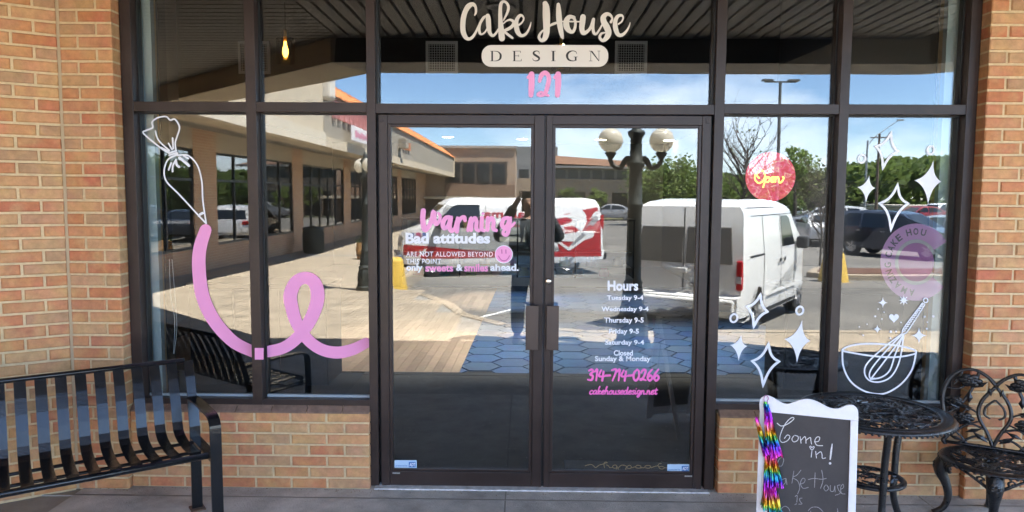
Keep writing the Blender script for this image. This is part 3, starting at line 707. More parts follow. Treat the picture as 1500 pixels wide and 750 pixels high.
# --- single-stroke brush alphabet: x-height 1, y up; (points), advance
SF = {
 'a': ([[(.75,.95),(.35,1),(.05,.55),(.2,.05),(.55,.2),(.78,.95),(.72,.3),(.85,.02),(1.05,.2)]], 1.0),
 'b': ([[(.05,1.0),(.25,1.7),(.3,2.0),(.12,1.6),(.1,.3),(.3,.02),(.7,.3),(.6,.85),(.25,.8)]], .95),
 'c': ([[(.75,.8),(.5,1),(.12,.65),(.15,.15),(.45,0),(.85,.3)]], .85),
 'd': ([[(.72,.9),(.35,1),(.05,.5),(.2,.03),(.55,.2),(.8,1.95),(.74,.4),(.85,.02),(1.05,.2)]], 1.02),
 'e': ([[(.05,.4),(.5,.55),(.65,.85),(.4,1),(.1,.6),(.2,.1),(.5,.02),(.85,.3)]], .82),
 'f': ([[(.1,.3),(.5,1.6),(.4,2.0),(.25,1.5),(.2,-.7)]], .6),
 'g': ([[(.72,.92),(.35,1),(.08,.55),(.25,.08),(.6,.35),(.78,.95),(.72,-.4),(.4,-.75),(.2,-.5),(.6,-.1),(1.0,.2)]], .98),
 'h': ([[(.1,1.0),(.3,1.8),(.28,2.0),(.14,1.5),(.1,0)],[(.1,.4),(.4,.95),(.62,.8),(.62,.15),(.75,0),(.98,.25)]], .95),
 'i': ([[(.15,.95),(.12,.25),(.25,0),(.5,.25)],[(.2,1.4),(.21,1.45)]], .48),
 'k': ([[(.1,1.0),(.3,1.8),(.28,2.0),(.14,1.5),(.1,0)],[(.12,.45),(.5,.95),(.6,.7),(.25,.5),(.5,.05),(.85,.2)]], .85),
 'l': ([[(.1,.4),(.4,1.7),(.3,2),(.15,1.5),(.15,.2),(.3,0),(.55,.25)]], .5),
 'm': ([[(.1,.95),(.1,0)],[(.1,.4),(.35,.95),(.5,.7),(.5,0)],[(.5,.4),(.78,.95),(.92,.7),(.92,.15),(1.05,0),(1.25,.25)]], 1.25),
 'n': ([[(.1,.95),(.1,0)],[(.1,.4),(.4,.95),(.6,.75),(.6,.15),(.75,0),(.98,.25)]], .95),
 'o': ([[(.5,1),(.12,.7),(.12,.2),(.45,0),(.72,.35),(.65,.85),(.45,.95),(.7,.75),(.95,.85)]], .9),
 'p': ([[(.12,.95),(.1,-.8)],[(.12,.4),(.4,.97),(.7,.6),(.5,.05),(.15,.15)]], .85),
 'r': ([[(.1,.95),(.12,0)],[(.12,.4),(.35,.95),(.62,.9)]], .62),
 's': ([[(.6,.85),(.35,1),(.15,.75),(.45,.5),(.6,.2),(.3,0),(.05,.15)]], .68),
 't': ([[(.3,1.6),(.25,.3),(.4,0),(.65,.25)],[(.02,1.05),(.6,1.1)]], .6),
 'u': ([[(.1,.95),(.1,.25),(.3,0),(.55,.25),(.65,.95),(.65,.2),(.8,0),(1.0,.25)]], .98),
 'y': ([[(.1,.95),(.15,.4),(.4,.3),(.65,.95),(.6,-.3),(.3,-.75),(.15,-.5),(.9,.2)]], .9),
 '.': ([[(.15,.05),(.16,.06)]], .32), '!': ([[(.2,2.0),(.18,.6)],[(.16,.06),(.17,.07)]], .4), '-': ([[(.05,.75),(.6,.8)]], .68),
 '0': ([[(.45,1.7),(.1,1.2),(.1,.4),(.4,0),(.72,.5),(.7,1.3),(.45,1.7)]], .88),
 '1': ([[(.08,1.35),(.35,1.7),(.34,.02)]], .55),
 '2': ([[(.1,1.2),(.3,1.65),(.62,1.5),(.5,.7),(.2,.12),(.05,.2),(.3,.25),(.75,.05)]], .85),
 '3': ([[(.1,1.5),(.45,1.7),(.62,1.35),(.3,.95),(.65,.7),(.55,.1),(.08,.15)]], .78),
 '4': ([[(.3,1.6),(.08,.7),(.75,.65)],[(.6,1.35),(.55,0)]], .85),
 '6': ([[(.55,1.7),(.2,1.1),(.1,.4),(.4,0),(.68,.4),(.45,.8),(.15,.5)]], .8),
 '7': ([[(.08,1.6),(.65,1.65),(.3,0)]], .7),
}
def script(fl_, s, x0, base, xh, w, sx=1.0, slant=.12, end=None, proj=None):
    """brush lettering along a baseline; xh = x-height in pixels"""
    tot = sum(SF[c][1] if c in SF else .45 for c in s)
    if end is not None: sx = (end-x0)/(tot*xh)
    u = x0
    for c in s:
        if c in SF:
            for st in SF[c][0]:
                m = len(st)
                fl_.stroke([(u+(a+b*slant)*xh*sx, base-b*xh, w*(1 if m < 3 else (.75 if i in (0, m-1) else 1.0))) for i, (a, b) in enumerate(st)], n=5)
            u += SF[c][1]*xh*sx
        else: u += .45*xh*sx
# --- shop name
z1 = Z(665, 0, .0933); z2 = Z(785, 0, .0933)
f = Flat(GY)
for st in ([(325,238,22),(345,190,35),(338,110,42),(295,66,62),(228,98,82),(178,180,78),(148,285,82),(138,400,82),(146,500,82),(182,582,68),(235,612,48),(292,580,44),(342,505,36),(382,425,36),(420,335,30),(462,272,30),(505,252,30)],
           [(480,268,30),(418,360,34),(396,450,40),(408,522,42),(442,536,28),(492,498,26),(530,430,26)],
           [(530,250,70),(540,310,80),(546,420,76),(562,512,58),(606,560,44),(652,530,36),(702,455,30)],
           [(778,318,22),(838,195,40),(856,112,44),(830,50,40),(780,22,44),(738,62,52),(726,180,58),(730,330,70),(740,470,90),(752,602,96)],
           [(772,372,20),(830,326,26),(890,312,36),(936,346,46),(920,402,50),(868,447,50),(800,476,44)],
           [(800,505,40),(860,552,40),(918,596,34)],
           [(1015,395,30),(1068,352,26),(1095,292,26),(1070,246,34),(1030,248,48),(986,312,60),(976,400,76),(1000,500,76),(1050,556,54),(1110,546,42),(1160,490,34),(1195,410,24),(1210,348,10)]):
    f.stroke(z1(st))
for st in ([(145,55,80),(160,120,105),(165,250,116),(168,400,106),(164,520,96),(140,600,80),(90,634,54),(50,590,46),(66,530,36),(112,478,28)],
           [(210,405,34),(300,366,40),(420,336,20),(560,338,24),(690,340,20)],
           [(352,70,54),(356,150,76),(365,300,90),(386,450,80),(410,565,60),(425,600,30)],
           [(600,272,46),(530,265,66),(482,320,86),(480,410,96),(520,478,74),(576,500,50),(612,440,44),(620,350,40),(600,290,46),(566,262,50)],
           [(740,268,88),(730,350,90),(722,450,80),(748,518,70),(810,490,50),(860,430,46),(902,310,48)],
           [(905,302,48),(896,430,46),(912,518,46),(950,530,36),(1000,460,30),(1042,385,24)],
           [(1180,345,44),(1200,290,30),(1165,235,46),(1110,222,60),(1060,270,82),(1066,340,92),(1110,420,100),(1140,510,96),(1110,590,80),(1050,636,50),(1004,590,44),(1026,530,36),(1080,512,24)],
           [(1295,378,24),(1350,335,26),(1370,275,26),(1340,240,40),(1280,262,54),(1246,340,66),(1252,450,76),(1290,540,64),(1350,550,50),(1420,490,36),(1465,410,22),(1480,350,7)]):
    f.stroke(z2(st))
f.build('shop_name_lettering', m_cream, None, 'cream brush script lettering reading Cake House over the doors', 'lettering')
def pill(f, x0, x1, y0, y1, r, n=8):
    pts = []
    for cx, cy, a0 in ((x1-r, y0+r, -90), (x1-r, y1-r, 0), (x0+r, y1-r, 90), (x0+r, y0+r, 180)):
        for k in range(n+1): a = R(a0+90*k/n); pts.append((cx+r*math.cos(a), cy+r*math.sin(a)))
    f.poly(pts)
f = Flat(GY); pill(f, 705.5, 891, 66, 98, 14.5)
pl = f.build('name_plate', m_cream, None, 'cream rounded plate reading DESIGN in black serif letters', 'sign')
q = Z(700, 60, .1333)
def serif(*rects):
    for r_ in rects: f.poly(q([(r_[0], r_[1]), (r_[2], r_[1]), (r_[2], r_[3]), (r_[0], r_[3])]))
LET = [([(148,112,166,220), (136,109,190,114), (136,217,190,222)], [(180,112,5),(220,118,10),(247,145,20),(250,168,24),(244,195,20),(218,215,10),(180,220,5)], None),
 ([(392,112,410,220), (382,109,470,114), (382,217,478,222), (410,161,450,166), (466,109,471,132), (447,150,451,178), (474,198,480,222)], None, None),
 ([], [(676,140,4),(668,116,8),(642,110,10),(616,122,18),(616,144,22),(650,168,24),(672,186,22),(668,208,16),(640,219,10),(612,212,7),(602,192,4)], None),
 ([(818,112,840,220), (806,109,854,114), (806,217,854,222)], None, None),
 ([(1066,176,1084,216), (1054,172,1096,177)], [(1086,142,4),(1076,118,8),(1040,109,9),(1000,124,20),(980,160,26),(996,204,20),(1040,219,10),(1072,214,8)], None),
 ([(1238,114,1243,220), (1328,110,1333,220), (1222,217,1258,222), (1314,108,1346,113), (1222,108,1250,113)], None, [(1236,110),(1258,110),(1334,218),(1326,222)])]
for rc, st, po in LET:
    f = Flat(GY-.0006); serif(*rc)
    if st: f.stroke(q(st))
    if po: f.poly(q(po))
    f.build('letter', m_blackv, pl)
q = Z(700, 60, .1333); f = Flat(GY)
for ox in (0, 292): f.stroke(q([(590+ox,366,64),(590+ox,480,66),(583+ox,596,54)])); f.stroke(q([(552+ox,402,34),(590+ox,362,50)]))
f.stroke(q([(678,440,38),(700,374,50),(745,350,50),(780,402,50),(766,500,50),(736,578,44),(690,602,30),(656,590,30),(692,562,26),(740,586,34),(775,600,28)]))
f.build('street_number', m_pink, None, 'pink street number 121 on the glass over the doors', 'lettering')
# --- warning text on the left door
q = Z(590, 295, .1467, 1.2); f = Flat(DYG)
for st in ([(205,95,44),(200,180,44),(216,278,44),(252,262,38),(288,190,38),(310,105,44),(314,180,40),(332,226,36),(362,200,30),(374,150,26),(356,118,22)],
           [(462,158,36),(424,170,38),(400,228,42),(415,268,36),(452,240,32),(480,158,38),(466,250,40),(486,294,38),(520,270,30)],
           [(520,270,30),(556,160,36),(546,235,38),(540,300,36)],[(546,232,26),(578,172,32),(612,160,38),(622,190,30)],
           [(650,290,28),(684,165,34),(682,285,34)],[(682,230,26),(716,165,32),(736,200,34),(734,272,34),(760,292,28)],
           [(790,165,34),(786,270,34),(812,292,28)],[(800,122,22),(802,124,22)],
           [(850,165,34),(846,285,34)],[(848,230,26),(884,165,32),(906,200,34),(904,272,34),(932,290,28)],
           [(1050,165,32),(1008,176,34),(990,230,36),(1010,264,32),(1046,230,30),(1070,160,34),(1062,260,34),(1040,330,34),(1006,326,30),(1010,290,24),(1080,250,26),(1118,214,20)]):
    f.stroke(q(st), n=6)
f.build('warning_lettering', m_pink, None, 'pink brush script reading Warning on the left door glass', 'lettering')
f = Flat(DYG); font_text(f, 'Bad attitudes', 594, 341, 718, 357, .042)
f.build('door_lettering', m_white, None, 'white rounded letters reading Bad attitudes on the door', 'lettering')
f = Flat(DYG); font_text(f, 'ARE NOT ALLOWED BEYOND', 595, 368.5, 722, 376, .012, spacing=1.12); font_text(f, 'THIS POINT', 595, 379, 646, 386.5, .012, spacing=1.12)
for u in (599,): pass
f.build('door_lettering', m_white, None, 'small white capitals reading are not allowed beyond this point', 'lettering')
f = Flat(DYG); font_text(f, 'only', 595, 386.5, 619, 399.5, .035); font_text(f, '&', 668, 387, 678, 397, .035); font_text(f, 'ahead.', 718, 386.5, 760, 397, .035)
f.build('door_lettering', m_white, None, 'white letters reading only & ahead below the warning', 'lettering')
f = Flat(DYG); font_text(f, 'sweets', 623, 388, 664, 398, .035); font_text(f, 'smiles', 680, 386.5, 715, 398, .035)
f.build('door_lettering', m_pink, None, 'pink letters reading sweets and smiles below the warning', 'lettering')
f = Flat(DYG); f.disc(738, 372.5, 13.2); sm = f.build('smiley_sticker', m_white, None, 'round pink smiley face sticker beside the warning text', 'sticker')
f = Flat(DYG-.0003); f.disc(738, 372.5, 12.2); f.build('smiley_face', m_pink, sm)
f = Flat(DYG-.0006); f.line([(735,366),(735.2,371)], 1.6); f.line([(741,366),(741.2,371)], 1.6); f.line([(730,375),(734,380.5),(738.5,382),(743,380),(746.5,374.5)], 1.4)
f.build('smiley_features', mat('dusty_pink', (.55,.13,.33), .5), sm)
# --- opening hours on the right door
HL = [('Hours', 890, 411, 935, 426, .035), ('Tuesday 9-4', 889, 432.5, 942.5, 441.5, .025), ('Wednesday 9-4', 881, 449, 950, 458, .025), ('Thursday 9-5', 885, 465, 943, 475, .025), ('Friday 9-5', 892, 481.5, 936, 491, .025), ('Saturday 9-4', 886, 498, 943.5, 507, .025)]
for s_, a, b, c, d, bo in HL:
    f = Flat(DYG); font_text(f, s_, a, b, c, d, bo)
    f.build('hours_lettering', m_white, None, f'white letters reading {s_} on the right door', 'lettering')
f = Flat(DYG); font_text(f, 'Closed', 899, 513, 927, 521, .025); font_text(f, 'Sunday & Monday', 871.5, 521.5, 953, 531.5, .025)
f.build('hours_lettering', m_white, None, 'white letters reading Closed Sunday & Monday on the right door', 'lettering')
f = Flat(DYG); script(f, '314-714-0266', 860, 557.5, 9.6, 3.3, end=966, slant=.08)
f.build('phone_number', m_hot, None, 'hot pink brush phone number 314-714-0266 on the right door', 'lettering')
f = Flat(DYG); script(f, 'cakehousedesign.net', 863, 577.5, 5.6, 1.9, end=962, slant=.15)
f.build('web_address', m_hot, None, 'hot pink script web address under the phone number', 'lettering')
# --- alarm stickers, door strip
m_sk = mat('sticker_blue_white', (.45,.62,.80), .4); m_skb = mat('sticker_blue', (.03,.16,.45), .4)
for (a, b, c, d, lab) in ((578, 674, 610.5, 687.5, 'small pale blue alarm company sticker low on the warning door'), (977.5, 680, 1010.5, 693, 'small pale blue alarm company sticker low on the hours door')):
    f = Flat(DYG); pill(f, a, c, b, d, 1.2, 3); st = f.build('alarm_sticker', m_sk, None, lab, 'sticker')
    f = Flat(DYG-.0004); w = c-a; h = d-b
    f.poly([(a+w*.64, b+h*.2), (c-w*.05, b+h*.2), (c-w*.05, b+h*.78), (a+w*.64, b+h*.78)]); font_text(f, 'protected by', a+1.5, b+h*.5, a+w*.58, b+h*.75, .01)
    f.poly([(a+1.5, b+h*.84), (a+w*.6, b+h*.84), (a+w*.6, b+h*.89), (a+1.5, b+h*.89)])
    f.build('sticker_print', m_skb, st)
    f = Flat(DYG-.0009); font_text(f, 'ADT', a+w*.67, b+h*.3, c-w*.07, b+h*.68, .03); f.build('sticker_letters', m_white, st)
ys_ = DG+.0075                                                               # black strip stuck to the inside of the right door
f = Flat(ys_+.002); f.poly([(826, 674), (1021, 678), (1021, 692), (826, 688)])
gs = f.build('goodbye_strip', m_blackv, None, 'black strip with upside down gold script low inside the right door', 'sign')
f = Flat(ys_+.0015); q = Z(860, 665, .1067)
for st in ([(-30,165),(10,150),(60,145),(90,165),(110,185),(130,180),(170,150),(215,140),(250,125),(280,120),(255,110),(235,125),(232,150),(240,190)],
           [(262,150),(290,160),(310,185),(345,185),(352,165),(385,150),(405,165),(400,190),(370,195),(352,180)],[(405,160),(415,185),(400,215),(425,218),(430,190),(470,155),(520,160),(545,175),(530,200)],
           [(545,175),(580,155),(608,175),(590,200),(555,195),(545,175),(530,215),(560,220)],[(610,190),(660,175),(690,155),(735,165),(735,190),(700,195),(665,185)],
           [(735,190),(790,185),(800,165),(850,158),(875,175),(850,195),(805,190)],[(880,190),(930,170),(970,160),(985,135),(1020,130)],[(975,160),(1000,200),(1045,205),(1058,185),(1030,170),(990,175)],[(1058,188),(1110,192)]):
    f.line(q(st), 1.0, n=4)
f.build('strip_script', mat('gold_ink', (.50,.34,.16), .4), gs)
for px, py in ((575, 692.5), (1003, 697)):
    pass
# --- piping bag and its pink ribbon of icing
q = Z(200, 160, .24); f = Flat(GY); w = 2.3
for st, ww in (([(202,268),(150,238),(45,150),(58,130),(98,112),(95,78),(130,52),(180,45),(205,66),(235,62),(262,110),(247,168),(236,205),(240,250)], w),
           ([(115,133),(135,190),(200,252)], w), ([(150,233),(198,258)], 2.0), ([(195,208),(217,246)], 2.2), ([(220,176),(224,240)], 2.6),
           ([(198,268),(242,254)], 2.6), ([(200,281),(247,265)], 2.6), ([(205,296),(250,274)], 2.6),
           ([(240,282),(190,310),(168,380),(186,445),(260,520),(380,650),(425,697)], w), ([(425,697),(405,560),(398,440),(370,340),(312,282),(240,282)], w),
           ([(378,652),(408,634)], 2.2), ([(384,640),(402,630)], 2.0), ([(212,328),(196,370)], 2.6), ([(240,308),(222,345),(220,380)], 2.6), ([(240,315),(246,340),(260,352)], 3.6), ([(262,296),(290,318),(320,345)], 3.8), ([(288,284),(316,300)], 2.6)):
    f.line(q(st), ww)
f.build('piping_bag_drawing', m_white, None, 'white line drawing of a piping bag on the window glass', 'decal')
q = Z(270, 320, .2932); f = Flat(GY)
f.stroke(q([(106,58,60),(78,150,66),(73,250,68),(92,390,68),(150,512,66),(240,612,62),(330,660,58),(362,668,57)]))
f.build('icing_ribbon', m_pink, None, 'pink vinyl ribbon of icing curling down from the piping bag', 'decal')
f = Flat(GY)
f.stroke(q([(400,668,57),(490,648,58),(560,600,60),(622,520,64),(660,430,68),(664,360,68),(642,312,64),(600,297,60),(556,320,64),(530,380,68),(536,440,66),(560,520,62),(612,600,58),(680,652,58),(760,670,60),(840,655,58),(908,622,52)]))
f.build('icing_ribbon', m_pink, None, 'pink vinyl ribbon with a loop on the window beside the door', 'decal')
f = Flat(FY0-.0012); f.poly(q([(352,647),(396,647),(396,705),(352,705)])); f.build('icing_ribbon', m_pink, None, 'short pink vinyl piece wrapped across the mullion between the ribbons', 'decal')
# --- sparkles
def star(f, T, Rr, B, L, w=None, k=.62):
    c = ((T[0]+B[0])/2*.5+(L[0]+Rr[0])/2*.5, (T[1]+B[1])/2*.5+(L[1]+Rr[1])/2*.5); pts = []
    for a, b in ((T, Rr), (Rr, B), (B, L), (L, T)):
        m = ((a[0]+b[0])/2*(1-k)+c[0]*k, (a[1]+b[1])/2*(1-k)+c[1]*k)
        for i in range(8):
            t = i/8; pts.append(((1-t)**2*a[0]+2*t*(1-t)*m[0]+t*t*b[0], (1-t)**2*a[1]+2*t*(1-t)*m[1]+t*t*b[1]))
    if w: f.stroke([(u, v, w) for u, v in pts], True, 1, smooth=False)
    else:
        y = f.nexty(); n = len(pts)
        f.mb.add([f.proj(*c, y)]+[f.proj(u, v, y) for u, v in pts], [(0, i+1, (i+1) % n+1) for i in range(n)])
SP = []
q = Z(1050, 420, .2134)
SP += [('outlined white sparkle over the van wheel', q([(302,45),(352,172),(252,285),(202,135)]), 3.6), ('outlined white sparkle under the filled pair', q([(357,382),(432,512),(316,690),(238,510)]), 3.6),
       ('filled white sparkle beside the outlined one by the door post', q([(168,330),(208,408),(150,510),(90,400)]), None), ('large filled white sparkle over the table reflection', q([(586,228),(642,372),(550,522),(465,360)]), None)]
q = Z(1245, 180, .2134)
SP += [('outlined white sparkle high against the sky', q([(286,60),(334,197),(224,322),(175,160)]), 3.4), ('outlined white sparkle over the dark car reflection', q([(330,415),(404,552),(280,745),(200,552)]), 3.6),
       ('small filled white sparkle beside the mullion', q([(134,360),(174,448),(110,545),(52,442)]), None), ('large filled white sparkle beside the pale trim post', q([(574,258),(628,403),(536,560),(444,395)]), None)]
for lab, pts, w in SP:
    f = Flat(GY); star(f, *pts, w); f.build('sparkle_decal', m_white, None, lab, 'decal', 'sparkle decals')
for lab, u, v, rot in (('small white ring by the door post below the van', 1075, 466, .4), ('small white ring beside the van front wheel', 1171.5, 455, .3), ('small white ring left of the high sparkle', 1262.5, 232.5, .3), ('small white ring beside the pale trim post', 1363.5, 220, .3)):
    f = Flat(GY); f.ring(u, v, 5.0, 2.9, 6.0, rot); f.build('ring_decal', m_white, None, lab, 'decal', 'ring decals')
# --- bowl and whisk
q = Z(1225, 425, .2133); f = Flat(GY); w = 2.5
f.line(q([(45,415),(70,392),(140,374),(250,368),(400,378),(500,398),(548,420),(530,440),(450,456),(360,461),(230,450),(110,430)]), w, True)
f.line(q([(42,412),(48,520),(92,618),(170,682),(262,712),(350,704),(450,640),(520,545),(548,430)]), w)
for st in ([(452,300),(330,392),(215,500),(195,570),(228,620),(300,630),(380,590),(436,480),(464,300)], [(453,302),(345,415),(242,540),(230,600),(262,606)], [(236,612),(330,490),(440,340),(458,305)], [(236,612),(310,598),(368,550),(402,450),(430,380),(460,305)]):
    f.line(q(st), 2.2)
f.line(q([(452,292),(470,250),(592,88)]), 1.6); f.line(q([(470,300),(500,268),(608,100)]), 1.6)
for k in range(13):
    t = k/12; a = (462+t*130, 280-t*185); f.line(q([(a[0]-6, a[1]+4), (a[0]+12, a[1]-2)]), 1.7)
f.ring(*q([(614,70)])[0], 3.2, 1.7)
f.build('bowl_and_whisk_drawing', m_white, None, 'white line drawing of a mixing bowl with a whisk', 'decal')
c0 = onY(*q([(396, 330)])[0], GY)
fd = thing('flour_sparkle_drawing', 'white heart, dots and small stars floating over the bowl', 'decal', c0)
for (u, v, rx, ry) in ((320,86,34,38), (282,268,30,32), (568,312,54,58), (463,70,36,38)):
    f = Flat(GY); a = q([(u, v-ry), (u+rx, v), (u, v+ry), (u-rx, v)]); star(f, *a, None, .86)
    if u == 463: f.line(q([(441,48),(485,92)]), 1.2); f.line(q([(485,48),(441,92)]), 1.2)
    f.build('star', m_white, fd)
hp = []
for k in range(24):
    t = 2*math.pi*k/24; hp.append((396+34*math.sin(t)**3, 190-2.15*(13*math.cos(t)-5*math.cos(2*t)-2*math.cos(3*t)-math.cos(4*t))))
f = Flat(GY); f.poly(q(hp)); f.build('heart', m_white, fd)
for u, v, r in ((268,180,7),(288,130,4.5),(328,152,5),(313,198,5),(158,252,4.5),(212,234,4.5),(185,310,7),(375,286,9),(410,284,6),(372,330,7),(445,222,5),(607,182,7),(667,180,9),(626,220,5.5),(622,265,7)):
    f = Flat(GY); f.disc(*q([(u, v)])[0], r*.2133, n=12); f.build('dot', m_white, fd)
# --- round pink film with lettering, inside the whisk window
m_film = film_mat('pink_film', (.82,.42,.74), .55); m_film2 = film_mat('plum_film', (.66,.26,.56), .50); m_filmw = film_mat('pale_film', (.75,.70,.68), .5)
q = Z(1275, 310, .2); YI = .012
def annulus(f, u, v, r0, r1, a0, a1, n=40):
    y = f.nexty(); vs = []
    for k in range(n+1):
        a = R(a0+(a1-a0)*k/n)
        vs += [f.proj(*q([(u+r0*math.cos(a), v+r0*math.sin(a)*1.08)])[0], y), f.proj(*q([(u+r1*math.cos(a), v+r1*math.sin(a)*1.08)])[0], y)]
    f.mb.add(vs, [(2*i, 2*i+1, 2*i+3, 2*i+2) for i in range(n)])
f = Flat(YI); annulus(f, 335, 370, 155, 262, 40, 328); rd = f.build('round_window_film', m_film, None, 'round translucent pink and purple film with black letters in the whisk window', 'sign')
f = Flat(YI); annulus(f, 335, 370, 131, 154.5, 30, 338); f.build('film_rim', m_filmw, rd)
f = Flat(YI); annulus(f, 335, 370, .5, 130.5, 0, 360); f.build('film_centre', m_film2, rd)
f = Flat(YI-.002)
for ch, a in (('A',99),('M',115),('A',131),('Z',144.5),('I',152),('N',160.5),('G',174.5),('C',194),('A',207),('K',220),('E',232.5),('H',255),('O',269.5),('U',285)):
    a_ = R(a); rr = 208; cu_, cv_ = 335+rr*math.cos(a_), 370+rr*math.sin(a_)*1.08
    th = a_+math.pi/2
    pj = lambda u, v, y, cu_=cu_, cv_=cv_, th=th: onY(*q([(cu_+u*math.cos(th)-v*math.sin(th), cv_+u*math.sin(th)+v*math.cos(th))])[0], y)
    g = Flat(YI-.0006, pj); wd = 12 if ch == 'I' else 40; wd = 5 if ch == 'I' else 19
    font_text(g, ch, -wd, -25, wd, 25, .03); f.mb.add(g.mb.v, g.mb.f)
f.build('film_letters', m_blackv, rd)
# --- round Open sign hung inside
m_open = mat('open_red', (.75,.06,.16), .35); nt = m_open.node_tree; b_ = nt.nodes['Principled BSDF']
g_ = nt.nodes.new('ShaderNodeNewGeometry'); vo = nt.nodes.new('ShaderNodeTexNoise'); vo.inputs['Scale'].default_value = 26; vo.inputs['Detail'].default_value = 5; vo.inputs['Distortion'].default_value = 1.5
rp = nt.nodes.new('ShaderNodeValToRGB'); e = rp.color_ramp.elements; e[0].position = .36; e[0].color = (.60,.01,.03,1); e[1].position = .5; e[1].color = (.74,.02,.08,1)
for p_, c_ in ((.6, (.80,.10,.22,1)), (.68, (.85,.50,.30,1)), (.72, (.76,.05,.14,1))): k_ = e.new(p_); k_.color = c_
nt.links.new(g_.outputs['Position'], vo.inputs['Vector']); nt.links.new(vo.outputs['Fac'], rp.inputs[0]); nt.links.new(rp.outputs[0], b_.inputs['Base Color'])
nt.links.new(rp.outputs[0], b_.inputs['Emission Color']); b_.inputs['Emission Strength'].default_value = .05
c = onY(1128.5, 259, .02); rr = (onY(1165, 259, .02).x-onY(1092, 259, .02).x)/2
os_ = MB(); os_.lathe([(rr, 0), (rr, .006)], 48); os_.v = [(c.x+x, .018+z, c.z+y) for x, y, z in os_.v]
osn = tag(os_.build('open_sign', m_open), 'round red and pink open sign with yellow script behind the glass', 'sign')
q = Z(1080, 210, .13333); f = Flat(.0175)
for st in ([(235,310),(200,345),(195,395),(235,435),(285,410),(305,350),(280,300),(235,310),(215,350),(240,380)], [(320,370),(300,430),(285,480)], [(318,385),(345,372),(358,395),(335,425),(310,418)], [(370,410),(400,390),(395,368),(372,385),(375,420),(405,418)], [(420,370),(418,422)], [(420,395),(445,368),(456,395),(458,428),(485,425),(510,385),(500,368)]):
    f.line(q(st), 2.3, n=6)
f.build('sign_script', mat('open_yellow', (.9,.75,.12), .4, emit=.25), osn)
# ================================================================ black strap bench
ab = R(36)
bp0 = Vector((-1.755, -.545, 0))
bench = thing('park_bench', 'glossy black metal strap bench against the angled brick wall', 'bench', (bp0.x, bp0.y, wz(0, -.5)+.004), ab)
prof = [(.296,.800),(.258,.72),(.228,.645),(.203,.57),(.185,.50),(.166,.460),(.12,.440),(.06,.432),(-.05,.430),(-.14,.438),(-.20,.446),(-.232,.444),(-.246,.428)]
def strap(w, t=.006):
    mb = MB(); n = len(prof); up_ = []
    for i, (y, z) in enumerate(prof):
        a, b = prof[max(0, i-1)], prof[min(n-1, i+1)]; dy_, dz_ = b[0]-a[0], b[1]-a[1]; l = math.hypot(dy_, dz_)
        ny, nz_ = dz_/l, -dy_/l
        for s in (-1, 1):
            for x in (-w/2, w/2): mb.v.append((x, y+ny*s*t/2, z+nz_*s*t/2))
    for i in range(n-1):
        a = i*4; b = a+4
        mb.f += [(a, a+1, b+1, b), (a+2, b+2, b+3, a+3), (a, b, b+2, a+2), (a+1, a+3, b+3, b+1)]
    mb.f += [(0, 2, 3, 1), (4*n-4, 4*n-3, 4*n-1, 4*n-2)]
    return mb.mesh('strap', m_black)
sm_ = strap(.049, .005)
for k in range(19):
    o = bpy.data.objects.new('strap', sm_); COL.objects.link(o); o.parent = bench; o.location = (-.052-.0835*k, 0, random.uniform(-.0006, .0006))
xl = -1.64
MB().tube([(xl-.01, .298, .808), (.012, .298, .808)], .0135, 10).build('top_rail', m_black, bench, smooth=True)
MB().tube([(xl, -.245, .436), (.0, -.245, .436)], .0165, 10).build('front_rail', m_black, bench, smooth=True)
for y in (-.1, .06): MB().tube([(xl, y, .414), (0, y, .414)], .009, 8).build('cross_rod', m_black, bench, smooth=True)
def end_frame(x):
    w = .052
    P = [(.17,.0),(.17,.30),(.176,.46),(.215,.60),(.256,.72),(.296,.80)]
    mb = MB()
    for a, b in zip(P, P[1:]): mb.bar((x, a[0], a[1]), (x, b[0], b[1]+.004), w if b[1] < .7 else .045, .012, (0, -1, .2))
    mb.build('rear_leg', m_black, bench)
    mb = MB(); A = [(.215,.615),(.1,.622),(-.15,.628),(-.225,.622),(-.262,.598),(-.272,.55),(-.275,.3),(-.278,0)]
    A = crom(A, 4)
    n = len(A); t = .006
    for i, (y, z) in enumerate(A):
        a, b = A[max(0, i-1)], A[min(n-1, i+1)]; dy_, dz_ = b[0]-a[0], b[1]-a[1]; l = math.hypot(dy_, dz_); ny, nz_ = dz_/l, -dy_/l
        for s in (-1, 1):
            for xx in (x-w/2, x+w/2): mb.v.append((xx, y+ny*s*t, z+nz_*s*t))
    for i in range(n-1):
        a = i*4; b = a+4; mb.f += [(a, a+1, b+1, b), (a+2, b+2, b+3, a+3), (a, b, b+2, a+2), (a+1, a+3, b+3, b+1)]
    mb.f += [(0, 2, 3, 1), (4*n-4, 4*n-3, 4*n-1, 4*n-2)]
    mb.build('arm_and_front_leg', m_black, bench)
    MB().bar((x, .17, .40), (x, -.27, .415), .05, .012).build('seat_bearer', m_black, bench)
    MB().box(x-.035, x+.035, .13, .21, 0, .008).build('foot_plate', mat('rusty_plate', (.10,.06,.04), .9, var=.5, vscale=30), bench)
    MB().box(x-.035, x+.035, -.31, -.24, 0, .008).build('foot_plate', mat('rusty_plate', (.10,.06,.04), .9), bench)
end_frame(.03); end_frame(xl-.03)
bench.scale = (1, 1, .96)

